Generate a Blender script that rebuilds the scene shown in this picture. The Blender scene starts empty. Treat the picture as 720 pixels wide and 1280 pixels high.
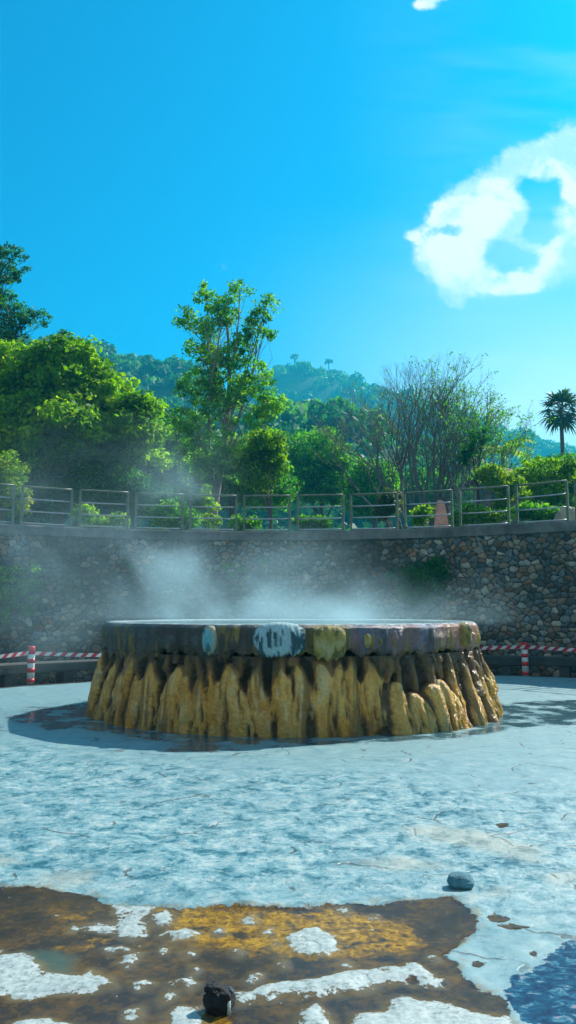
import bpy, bmesh, math, random
import numpy as np
from mathutils import Vector

SEED = 11
rng = np.random.default_rng(SEED)
random.seed(SEED)
scene = bpy.context.scene
COL = scene.collection
PI = math.pi
R = math.radians

# ------------------------------------------------------------------ camera numbers
CAM_Z = 1.6
TANP = 122.0 / 1000.0
PITCH = math.atan(TANP)
FPX = 1000.0
_cp, _sp = math.cos(PITCH), math.sin(PITCH)


def ray(px, py):
    u = (px - 360.0) / FPX
    v = (640.0 - py) / FPX
    return (u, _cp - v * _sp, _sp + v * _cp)


def at(px, py, Y):
    """world point seen at a place of the photograph, standing Y metres in front of the viewer"""
    d = ray(px, py)
    t = Y / d[1]
    return Vector((d[0] * t, Y, CAM_Z + d[2] * t))


def on_ground(px, py, z=0.0):
    d = ray(px, py)
    t = (z - CAM_Z) / d[2]
    return (d[0] * t, d[1] * t)


SUN_AZ, SUN_EL = R(48), R(42)
SUN = Vector((math.sin(SUN_AZ) * math.cos(SUN_EL), math.cos(SUN_AZ) * math.cos(SUN_EL), math.sin(SUN_EL)))

# ------------------------------------------------------------------ helpers


def _hash(ix, iy, iz, s):
    h = (ix.astype(np.int64) * 374761393 + iy.astype(np.int64) * 668265263 + iz.astype(np.int64) * 2147483647 + s * 1274126177) & 0xFFFFFFFF
    h = ((h ^ (h >> 13)) * 1274126177) & 0xFFFFFFFF
    h = (h ^ (h >> 16)) & 0xFFFFFFFF
    h = (h * 2246822519) & 0xFFFFFFFF
    h = h ^ (h >> 15)
    return (h & 0xFFFFFF) / float(0xFFFFFF)


def vnoise(x, y, z=None, s=0):
    x = np.asarray(x, float); y = np.asarray(y, float)
    z = np.zeros_like(x) if z is None else np.asarray(z, float)
    ix, iy, iz = np.floor(x), np.floor(y), np.floor(z)
    fx, fy, fz = x - ix, y - iy, z - iz
    fx = fx * fx * (3 - 2 * fx); fy = fy * fy * (3 - 2 * fy); fz = fz * fz * (3 - 2 * fz)
    r = 0
    for a in (0, 1):
        for b in (0, 1):
            for c in (0, 1):
                w = (fx if a else 1 - fx) * (fy if b else 1 - fy) * (fz if c else 1 - fz)
                r = r + w * _hash(ix + a, iy + b, iz + c, s)
    return r * 2 - 1


def fbm(x, y, z=None, s=0, o=4):
    t, a, f = 0, 0.5, 1.0
    for k in range(o):
        t = t + a * vnoise(np.asarray(x) * f, np.asarray(y) * f, None if z is None else np.asarray(z) * f, s + k * 17)
        a *= 0.5; f *= 2.03
    return t


def sstep(a, b, x):
    t = np.clip((x - a) / (b - a), 0, 1)
    return t * t * (3 - 2 * t)


def tag(o, label=None, cat=None, group=None, kind=None):
    if label: o['label'] = label
    if cat: o['category'] = cat
    if group: o['group'] = group
    if kind: o['kind'] = kind
    return o


def empty(name, loc=(0, 0, 0), rz=0.0):
    o = bpy.data.objects.new(name, None)
    o.location = loc; o.rotation_euler = (0, 0, rz)
    o.empty_display_size = 0.3
    COL.objects.link(o)
    return o


def link(name, me, mats, parent=None):
    for m in (mats if isinstance(mats, (list, tuple)) else [mats]):
        me.materials.append(m)
    o = bpy.data.objects.new(name, me)
    COL.objects.link(o)
    if parent is not None:
        o.parent = parent
        o.matrix_parent_inverse.identity()
    return o


class MB:
    """collects vertices and polygons given in world coordinates, links them as ONE mesh"""

    def __init__(s):
        s.V, s.Q, s.T, s.n = [], [], [], 0
        s.mi = []
        s.A = []

    def add(s, v, q=None, t=None, a=None):
        v = np.asarray(v, float).reshape(-1, 3)
        if q is not None and len(q): s.Q.append(np.asarray(q, np.int64).reshape(-1, 4) + s.n)
        if t is not None and len(t): s.T.append(np.asarray(t, np.int64).reshape(-1, 3) + s.n)
        s.V.append(v); s.n += len(v)
        if a is None: a = np.full(len(v), 0.5)
        s.A.append(np.broadcast_to(np.asarray(a, float), (len(v),)))

    def box(s, c, h, rz=0.0, taper=1.0):
        c = np.asarray(c, float)
        x, y, z = h
        v = []
        for k, sz in enumerate((-z, z)):
            f = taper if k else 1.0
            for dx, dy in ((-x, -y), (x, -y), (x, y), (-x, y)):
                dx *= f; dy *= f
                v.append((c[0] + dx * math.cos(rz) - dy * math.sin(rz), c[1] + dx * math.sin(rz) + dy * math.cos(rz), c[2] + sz))
        s.add(v, [(0, 3, 2, 1), (4, 5, 6, 7), (0, 1, 5, 4), (1, 2, 6, 5), (2, 3, 7, 6), (3, 0, 4, 7)])

    def tube(s, pts, rad, n=6, cap=True, a=None):
        pts = np.asarray(pts, float)
        m = len(pts)
        rad = np.broadcast_to(np.asarray(rad, float), (m,))
        d = np.gradient(pts, axis=0)
        d /= np.linalg.norm(d, axis=1)[:, None] + 1e-9
        ref = np.array((0.0, 0.0, 1.0)) if abs(d[0][2]) < 0.8 else np.array((1.0, 0.0, 0.0))
        u = np.cross(d, ref); u /= np.linalg.norm(u, axis=1)[:, None] + 1e-9
        w = np.cross(d, u)
        th = np.arange(n) * 2 * PI / n
        V = pts[:, None, :] + rad[:, None, None] * (np.cos(th)[None, :, None] * u[:, None, :] + np.sin(th)[None, :, None] * w[:, None, :])
        i = np.arange(m - 1)[:, None] * n; j = np.arange(n)[None, :]; k = (j + 1) % n
        q = np.stack([i + j, i + n + j, i + n + k, i + k], -1).reshape(-1, 4)
        V = V.reshape(-1, 3)
        t = None
        if cap:
            V = np.vstack([V, pts[:1], pts[-1:]])
            t = [(m * n, x, (x + 1) % n) for x in range(n)] + [(m * n + 1, (m - 1) * n + (x + 1) % n, (m - 1) * n + x) for x in range(n)]
        s.add(V, q, t, a)

    def build(s, name, mats, parent=None, smooth=True, attr=None, origin=None):
        V = np.vstack(s.V) if s.V else np.zeros((0, 3))
        off = np.zeros(3)
        if parent is not None:
            off = np.array(parent.matrix_basis.translation)
            p = parent.parent
            while p is not None:
                off = off + np.array(p.matrix_basis.translation); p = p.parent
        elif origin is not None:
            off = np.asarray(origin, float)
        V = V - off
        Q = np.vstack(s.Q) if s.Q else np.zeros((0, 4), np.int64)
        T = np.vstack(s.T) if s.T else np.zeros((0, 3), np.int64)
        me = bpy.data.meshes.new(name)
        me.vertices.add(len(V)); me.vertices.foreach_set('co', V.astype(np.float32).ravel())
        me.loops.add(Q.size + T.size)
        me.loops.foreach_set('vertex_index', np.concatenate([Q.ravel(), T.ravel()]).astype(np.int32))
        me.polygons.add(len(Q) + len(T))
        me.polygons.foreach_set('loop_start', np.concatenate([np.arange(len(Q)) * 4, Q.size + np.arange(len(T)) * 3]).astype(np.int32))
        me.polygons.foreach_set('loop_total', np.concatenate([np.full(len(Q), 4), np.full(len(T), 3)]).astype(np.int32))
        me.polygons.foreach_set('use_smooth', np.full(len(Q) + len(T), smooth))
        me.update(calc_edges=True)
        me.validate()
        at_ = me.attributes.new('tint', 'FLOAT', 'POINT')
        at_.data.foreach_set('value', np.concatenate(s.A).astype(np.float32))
        for k, arr in (attr or {}).items():
            arr = np.asarray(arr, np.float32)
            if arr.ndim == 1:
                x = me.attributes.new(k, 'FLOAT', 'POINT'); x.data.foreach_set('value', arr)
            else:
                x = me.attributes.new(k, 'FLOAT_COLOR', 'POINT')
                x.data.foreach_set('color', np.hstack([arr, np.ones((len(arr), 1), np.float32)]).ravel())
        o = link(name, me, mats, parent)
        if parent is None and origin is not None: o.location = origin
        return o


def grid_quads(nr, nc, wrap=False):
    i = np.arange(nr - 1)[:, None]
    j = np.arange(nc if wrap else nc - 1)[None, :]
    k = (j + 1) % nc
    return np.stack([i * nc + j, i * nc + k, (i + 1) * nc + k, (i + 1) * nc + j], -1).reshape(-1, 4)


# ------------------------------------------------------------------ materials
class NT:
    def __init__(s, name):
        s.m = bpy.data.materials.new(name); s.m.use_nodes = True
        s.t = s.m.node_tree; s.t.nodes.clear()
        s.out = s.n('ShaderNodeOutputMaterial')

    def n(s, typ, **kw):
        x = s.t.nodes.new(typ)
        for k, v in kw.items(): setattr(x, k, v)
        return x

    def l(s, a, b): s.t.links.new(a, b)

    def val(s, sock, v):
        if isinstance(v, bpy.types.NodeSocket): s.l(v, sock)
        elif isinstance(v, (tuple, list)) and len(v) == 3 and sock.type == 'RGBA': sock.default_value = (*v, 1)
        else: sock.default_value = v

    def math(s, op, a, b=0.0, c=None, clamp=False):
        x = s.n('ShaderNodeMath', operation=op, use_clamp=clamp)
        s.val(x.inputs[0], a); s.val(x.inputs[1], b)
        if c is not None: s.val(x.inputs[2], c)
        return x.outputs[0]

    def noise(s, scale, detail=4, rough=0.55, vec=None, dist=0.0):
        x = s.n('ShaderNodeTexNoise')
        x.inputs['Scale'].default_value = scale; x.inputs['Detail'].default_value = detail
        x.inputs['Roughness'].default_value = rough; x.inputs['Distortion'].default_value = dist
        if vec is not None: s.l(vec, x.inputs['Vector'])
        return x.outputs['Fac']

    def pos(s, scale=(1, 1, 1), off=(0, 0, 0)):
        g = s.n('ShaderNodeTexCoord')
        m = s.n('ShaderNodeMapping'); m.inputs['Scale'].default_value = scale; m.inputs['Location'].default_value = off
        s.l(g.outputs['Object'], m.inputs['Vector'])
        return m.outputs[0]

    def attr(s, name, col=False):
        a = s.n('ShaderNodeAttribute', attribute_name=name)
        return a.outputs['Color' if col else 'Fac']

    def ramp(s, fac, stops, interp='LINEAR'):
        x = s.n('ShaderNodeValToRGB'); cr = x.color_ramp; cr.interpolation = interp
        while len(cr.elements) < len(stops): cr.elements.new(0.5)
        for e, (p, c) in zip(cr.elements, stops):
            e.position = p
            e.color = (*c, 1) if isinstance(c, (tuple, list)) else (c, c, c, 1)
        s.l(fac, x.inputs[0])
        return x.outputs[0]

    def mix(s, f, a, b, mode='MIX'):
        x = s.n('ShaderNodeMix', data_type='RGBA', blend_type=mode)
        s.val(x.inputs[0], f); s.val(x.inputs[6], a); s.val(x.inputs[7], b)
        return x.outputs[2]

    def step(s, x, a, b):
        m = s.n('ShaderNodeMapRange', interpolation_type='SMOOTHSTEP')
        s.val(m.inputs[0], x); m.inputs[1].default_value = a; m.inputs[2].default_value = b
        return m.outputs[0]

    def bump(s, h, dist=0.02, strength=1.0, normal=None):
        b = s.n('ShaderNodeBump'); b.inputs['Distance'].default_value = dist; b.inputs['Strength'].default_value = strength
        s.l(h, b.inputs['Height'])
        if normal is not None: s.l(normal, b.inputs['Normal'])
        return b.outputs[0]

    def pbr(s, col, rough=0.6, normal=None, spec=0.5, metal=0.0, coat=None):
        p = s.n('ShaderNodeBsdfPrincipled')
        s.val(p.inputs['Base Color'], col if isinstance(col, bpy.types.NodeSocket) else (*col, 1))
        s.val(p.inputs['Roughness'], rough); s.val(p.inputs['Metallic'], metal)
        s.val(p.inputs['Specular IOR Level'], spec)
        if normal is not None: s.l(normal, p.inputs['Normal'])
        if coat is not None:
            s.val(p.inputs['Coat Weight'], coat); p.inputs['Coat Roughness'].default_value = 0.12
        s.l(p.outputs[0], s.out.inputs[0])
        return s.m


def simple(name, col, rough=0.6, var=0.25, scale=8.0, bump=0.0, metal=0.0, spec=0.5):
    t = NT(name)
    f = t.noise(scale, 5, 0.6, t.pos())
    lo = tuple(c * (1 - var) for c in col); hi = tuple(min(1, c * (1 + var)) for c in col)
    c = t.ramp(f, [(0.3, lo), (0.7, hi)])
    nrm = t.bump(t.noise(scale * 6, 4, 0.6, t.pos()), bump) if bump else None
    return t.pbr(c, rough, nrm, spec, metal)


def tape_mat(name, col):
    t = NT(name)
    p = t.n('ShaderNodeBsdfPrincipled'); p.inputs['Base Color'].default_value = (*col, 1); p.inputs['Roughness'].default_value = 0.4
    tr = t.n('ShaderNodeBsdfTranslucent'); tr.inputs[0].default_value = (*col, 1)
    m = t.n('ShaderNodeMixShader'); m.inputs[0].default_value = 0.5
    t.l(p.outputs[0], m.inputs[1]); t.l(tr.outputs[0], m.inputs[2]); t.l(m.outputs[0], t.out.inputs[0])
    return t.m


def leaf_mat(name, dark, mid, light, trans=0.45, scale=0.35):
    t = NT(name)
    ti = t.attr('tint')
    ns = t.noise(scale, 3, 0.5, t.pos())
    f = t.math('ADD', t.math('MULTIPLY', ti, 0.6), t.math('MULTIPLY', ns, 0.5))
    c = t.ramp(f, [(0.25, dark), (0.55, mid), (0.85, light)])
    p = t.n('ShaderNodeBsdfPrincipled'); t.l(c, p.inputs['Base Color'])
    p.inputs['Roughness'].default_value = 0.55; p.inputs['Specular IOR Level'].default_value = 0.3
    tr = t.n('ShaderNodeBsdfTranslucent')
    tc = t.mix(1.0, c, (1.9, 1.7, 0.5), 'MULTIPLY'); t.l(tc, tr.inputs[0])
    m = t.n('ShaderNodeMixShader'); m.inputs[0].default_value = trans
    t.l(p.outputs[0], m.inputs[1]); t.l(tr.outputs[0], m.inputs[2]); t.l(m.outputs[0], t.out.inputs[0])
    return t.m


M = {}
M['leaf_bright'] = leaf_mat('leaf_bright', (0.020, 0.100, 0.006), (0.13, 0.33, 0.008), (0.38, 0.56, 0.010), 0.6)
M['leaf_green'] = leaf_mat('leaf_green', (0.012, 0.095, 0.016), (0.055, 0.26, 0.020), (0.20, 0.48, 0.02), 0.58)
M['leaf_fresh'] = leaf_mat('leaf_fresh', (0.016, 0.11, 0.012), (0.085, 0.32, 0.014), (0.30, 0.56, 0.016), 0.6)
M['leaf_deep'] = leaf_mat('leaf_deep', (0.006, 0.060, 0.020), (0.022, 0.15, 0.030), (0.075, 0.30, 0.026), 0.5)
M['leaf_yellow'] = leaf_mat('leaf_yellow', (0.04, 0.13, 0.010), (0.14, 0.32, 0.012), (0.42, 0.46, 0.03), 0.55)
M['leaf_olive'] = leaf_mat('leaf_olive', (0.025, 0.06, 0.022), (0.06, 0.11, 0.03), (0.14, 0.16, 0.035), 0.35)
M['leaf_palm'] = leaf_mat('leaf_palm', (0.010, 0.045, 0.025), (0.020, 0.075, 0.035), (0.05, 0.12, 0.04), 0.3)
M['forest'] = leaf_mat('forest_leaves', (0.008, 0.070, 0.024), (0.028, 0.170, 0.040), (0.10, 0.32, 0.04), 0.45, 0.02)
M['bark'] = simple('bark', (0.13, 0.10, 0.075), 0.9, 0.4, 6, 0.02)
M['bark_pale'] = simple('bark_pale', (0.27, 0.24, 0.20), 0.85, 0.35, 5, 0.02)
M['bark_grey'] = simple('bark_grey', (0.17, 0.175, 0.165), 0.9, 0.35, 5, 0.02)
M['bark_dark'] = simple('bark_dark', (0.035, 0.028, 0.022), 0.9, 0.3, 6, 0.02)
M['concrete'] = simple('concrete', (0.22, 0.21, 0.19), 0.85, 0.3, 2.2, 0.006)
M['concrete_dark'] = simple('concrete_dark', (0.10, 0.10, 0.095), 0.85, 0.35, 2.5, 0.006)
M['grey_knob'] = simple('grey_knob', (0.06, 0.09, 0.11), 0.7, 0.5, 30, 0.01)
M['bench_stone'] = simple('bench_stone', (0.055, 0.058, 0.055), 0.9, 0.4, 2.5, 0.01)
M['earth'] = simple('earth', (0.10, 0.085, 0.06), 0.95, 0.4, 0.8, 0.03)
M['forest_floor'] = simple('forest_floor', (0.018, 0.050, 0.018), 0.95, 0.4, 0.05)
M['steel_rail'] = simple('steel_rail', (0.42, 0.43, 0.43), 0.35, 0.15, 5, 0.0, 0.85)
M['olive_paint'] = simple('olive_paint', (0.15, 0.165, 0.10), 0.5, 0.35, 5, 0.002)
M['red_band'] = simple('red_band', (0.62, 0.015, 0.02), 0.4, 0.15, 9)
M['white_band'] = simple('white_band', (0.70, 0.70, 0.70), 0.45, 0.12, 9)
M['tape_red'] = tape_mat('tape_red', (0.75, 0.02, 0.06))
M['tape_white'] = tape_mat('tape_white', (0.85, 0.83, 0.82))
M['roof'] = simple('roof', (0.22, 0.06, 0.05), 0.8, 0.35, 1.5, 0.02)
M['plaster'] = simple('plaster', (0.10, 0.085, 0.065), 0.9, 0.25, 1.5, 0.01)
M['dark_glass'] = simple('dark_glass', (0.02, 0.025, 0.03), 0.08, 0.1, 1)
M['pink_stone'] = simple('pink_stone', (0.72, 0.36, 0.27), 0.85, 0.35, 2.2, 0.04)
M['beige_stone'] = simple('beige_stone', (0.42, 0.34, 0.22), 0.85, 0.3, 2.2, 0.04)
M['car_black'] = simple('car_black', (0.015, 0.017, 0.02), 0.18, 0.1, 1)
M['car_blue'] = simple('car_blue', (0.03, 0.045, 0.075), 0.2, 0.1, 1)
M['car_white'] = simple('car_white', (0.62, 0.60, 0.62), 0.3, 0.05, 1)
M['rubber'] = simple('rubber', (0.02, 0.02, 0.02), 0.8, 0.2, 9)
M['black_rock'] = simple('black_rock', (0.010, 0.009, 0.009), 0.65, 0.5, 30, 0.01)
M['pale_pipe'] = simple('pale_pipe', (0.45, 0.47, 0.45), 0.6, 0.3, 40, 0.002)
M['blue_pale'] = simple('blue_pale', (0.16, 0.38, 0.46), 0.75, 0.35, 30, 0.03)
M['blue_crust'] = simple('blue_crust', (0.13, 0.33, 0.40), 0.7, 0.45, 22, 0.02)

# ------------------------------------------------------------------ ground: the mineral-crusted platform
PC = (2.0, 10.0); PR = 10.35
MC = (0.05, 13.45)                       # the spring mound's centre


def plat_out(x, y):
    """signed distance outside the platform's edge"""
    r = np.hypot(x - PC[0], y - PC[1]) - PR
    s = np.abs(x - PC[0]) - PR
    return np.where(y > PC[1], r, s)


def sdf(px, py, poly):
    """signed distance (inside positive) of the points to a polygon"""
    P = np.asarray(poly, float)
    A, B = P, np.roll(P, -1, 0)
    best = np.full(px.shape, 1e9); ins = np.zeros(px.shape, bool)
    for (ax, ay), (bx, by) in zip(A, B):
        dx, dy = bx - ax, by - ay
        t = np.clip(((px - ax) * dx + (py - ay) * dy) / (dx * dx + dy * dy + 1e-12), 0, 1)
        best = np.minimum(best, np.hypot(px - ax - t * dx, py - ay - t * dy))
        c = ((ay > py) != (by > py)) & (px < (bx - ax) * (py - ay) / (by - ay + 1e-12) + ax)
        ins ^= c
    return np.where(ins, best, -best)


def G(pts): return [on_ground(*p) for p in pts]


brown_poly = G([(-260, 1098), (-60, 1100), (0, 1103), (60, 1108), (110, 1117), (145, 1131), (200, 1133), (250, 1135), (360, 1133), (420, 1131), (500, 1126), (560, 1121), (580, 1130),
                (594, 1146), (597, 1166), (576, 1176), (561, 1194), (574, 1201), (580, 1220), (606, 1236), (626, 1241), (640, 1264), (650, 1300), (660, 1420), (-260, 1420)])
crust_polys = [G(p) for p in (
    [(103, 1156), (120, 1151), (140, 1157), (135, 1163), (115, 1161)],
    [(138, 1152), (158, 1137), (175, 1136), (178, 1150), (181, 1166), (165, 1170), (143, 1166)],
    [(190, 1141), (205, 1138), (219, 1145), (206, 1157), (194, 1155)],
    [(141, 1127), (165, 1124), (188, 1133), (166, 1141), (145, 1138)],
    [(132, 1184), (149, 1180), (160, 1188), (138, 1191)],
    [(149, 1204), (163, 1192), (174, 1192), (157, 1208)],
    [(-80, 1180), (0, 1186), (30, 1193), (52, 1212), (100, 1216), (135, 1223), (143, 1234), (100, 1240), (50, 1243), (0, 1240), (-90, 1246)],
    [(217, 1229), (235, 1224), (249, 1229), (234, 1237)],
    [(298, 1239), (330, 1233), (372, 1229), (402, 1224), (430, 1214), (462, 1212), (490, 1207), (520, 1206), (547, 1219), (545, 1231), (500, 1226), (470, 1234), (430, 1240), (400, 1245), (340, 1244)],
    [(211, 1270), (224, 1262), (246, 1260), (256, 1275), (252, 1295), (212, 1295)],
    [(359, 1173), (375, 1161), (398, 1158), (419, 1170), (418, 1186), (395, 1194), (367, 1188)],
    [(375, 1270), (393, 1257), (410, 1272), (404, 1292), (380, 1290)],
    [(205, 1166), (228, 1160), (247, 1163), (240, 1172), (215, 1172)],
    [(170, 1114), (190, 1132), (182, 1140), (160, 1130)],
    [(443, 1264), (480, 1262), (486, 1251), (520, 1246), (560, 1255), (600, 1262), (650, 1272), (700, 1300), (690, 1420), (430, 1420)],
    [(292, 1244), (312, 1237), (330, 1243), (300, 1250)],
    [(20, 1276), (60, 1272), (90, 1285), (60, 1300), (10, 1296)],
    [(165, 1226), (185, 1224), (192, 1230), (172, 1232)],
)]
small_crust = [(on_ground(*p), r) for p, r in (((298, 1188), .016), ((235, 1190), .012), ((112, 1217), .014), ((212, 1245), .016), ((312, 1148), .022), ((332, 1163), .016), ((343, 1178), .012), ((172, 1264), .018),
               ((240, 1213), .010), ((318, 1222), .016), ((90, 1160), .014), ((432, 1137), .020), ((545, 1196), .010), ((352, 1203), .012), ((275, 1163), .012), ((205, 1186), .010), ((470, 1146), .014), ((430, 1205), .010))]
hole_polys = [G(p) for p in (
    [(604, 1142), (616, 1137), (640, 1146), (632, 1151), (614, 1150)],
    [(622, 1156), (640, 1153), (672, 1155), (640, 1161)],
    [(586, 1206), (594, 1198), (607, 1202), (600, 1209)],
    [(664, 1190), (672, 1188), (671, 1194)],
    [(620, 1028), (634, 1027), (638, 1032), (624, 1036)],
    [(506, 1223), (520, 1219), (523, 1228), (510, 1229)],
    [(545, 1226), (556, 1218), (552, 1230)],
)]
sand_polys = [G(p) for p in (
    [(575, 1128), (600, 1115), (636, 1110), (634, 1114), (600, 1121), (585, 1130)],
    [(45, 1092), (80, 1088), (118, 1090), (112, 1100), (70, 1106), (48, 1103)],
    [(-20, 1068), (20, 1066), (30, 1073), (0, 1079), (-30, 1080)],
    [(500, 1036), (540, 1030), (620, 1042), (680, 1064), (670, 1078), (600, 1062), (520, 1046)],
    [(680, 1094), (740, 1085), (740, 1095), (690, 1102)],
    [(430, 1076), (500, 1070), (560, 1080), (500, 1086)],
)]
gold_poly = G([(178, 1131), (250, 1134), (360, 1136), (440, 1138), (480, 1144), (520, 1158), (532, 1180), (500, 1190), (430, 1195), (380, 1197), (330, 1192), (262, 1182), (214, 1174), (205, 1158), (215, 1146)])
gold2 = [G(p) for p in ([(55, 1186), (100, 1176), (135, 1170), (115, 1182), (80, 1188)], [(252, 1268), (284, 1266), (290, 1284), (256, 1290)], [(70, 1145), (110, 1140), (100, 1150)])]
green_poly = G([(28, 1190), (60, 1188), (95, 1196), (92, 1212), (60, 1212), (36, 1202)])
blue_poly = G([(628, 1240), (640, 1223), (664, 1213), (678, 1199), (700, 1181), (740, 1166), (860, 1150), (900, 1420), (690, 1420), (676, 1284), (648, 1268)])
wet_shadow_polys = [G(p) for p in ([(5, 897), (60, 884), (122, 878), (122, 908), (60, 914), (20, 906)], [(196, 922), (330, 916), (345, 930), (262, 942), (204, 940)], [(598, 905), (626, 885), (640, 878), (700, 874), (760, 876), (780, 905), (720, 906), (650, 909)],)]  # left and front patches paint the mound's cast shadow darker; right one is wet

xs0 = np.concatenate([np.linspace(-12, -3.2, 90, endpoint=False), np.linspace(-3.2, 3.2, 330, endpoint=False), np.linspace(3.2, 14, 110)])
ys0 = np.concatenate([np.linspace(-10, 2.4, 30, endpoint=False), np.linspace(2.4, 5.6, 200, endpoint=False), np.linspace(5.6, 10, 150, endpoint=False), np.linspace(10, 20.9, 160)])
X, Y = np.meshgrid(xs0, ys0)
X = X.ravel(); Y = Y.ravel()
# pull what lies outside onto the edge so the rim is clean
o_ = plat_out(X, Y)
ang = np.arctan2(Y - PC[1], X - PC[0])
outc = (o_ > 0) & (Y > PC[1])
X = np.where(outc, PC[0] + PR * np.cos(ang), X); Y = np.where(outc, PC[1] + PR * np.sin(ang), Y)
outs = (o_ > 0) & ~outc
X = np.where(outs, PC[0] + np.sign(X - PC[0]) * PR, X)

wx = 0.035 * fbm(X * 9, Y * 9, s=3, o=3); wy = 0.06 * fbm(X * 9, Y * 9, s=8, o=3)
xa, ya = X + wx, Y + wy
brown = sdf(xa, ya, brown_poly)
crust = np.full(X.shape, -1.0)
for p in crust_polys: crust = np.maximum(crust, sdf(xa, ya, p))
for (c, r) in small_crust: crust = np.maximum(crust, r - np.hypot(xa - c[0], (ya - c[1]) * 0.6))
hole = np.full(X.shape, -1.0)
for p in hole_polys: hole = np.maximum(hole, sdf(xa, ya, p))
sand = np.full(X.shape, -1.0)
for p in sand_polys: sand = np.maximum(sand, sdf(xa, ya, p))
gold = sdf(xa, ya, gold_poly)
for p in gold2: gold = np.maximum(gold, sdf(xa, ya, p))
green = sdf(xa, ya, green_poly)
blue = sdf(xa, ya, blue_poly)
wet = np.full(X.shape, -1.0)  # wet ground plus the painted shadow patches
for p in wet_shadow_polys: wet = np.maximum(wet, sdf(X + wx * 3, Y + wy * 3, p))
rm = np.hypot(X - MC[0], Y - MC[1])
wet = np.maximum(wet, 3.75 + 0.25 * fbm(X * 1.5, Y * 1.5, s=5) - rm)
low = np.maximum(np.minimum(brown, -crust), hole)            # sunk wet floor between the crusts
Z = 0.022 * fbm(X * 1.1, Y * 1.1, s=1) + 0.016 * fbm(X * 4.2, Y * 5.5, s=2)
Z = Z * (1 - sstep(7.5, 10, Y)) + 0.008 * fbm(X * 2, Y * 2, s=4)
Z = Z * (1 - 0.85 * sstep(-0.02, 0.04, low)) - 0.009 * sstep(-0.02, 0.03, low)
Z = Z * (1 - sstep(-0.02, 0.03, blue)) - 0.010 * sstep(-0.03, 0.05, blue)
Z = Z + 0.004 * sstep(0.0, 0.06, np.minimum(crust, brown))
mb = MB(); mb.add(np.stack([X, Y, Z], 1), grid_quads(len(ys0), len(xs0)))


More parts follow.
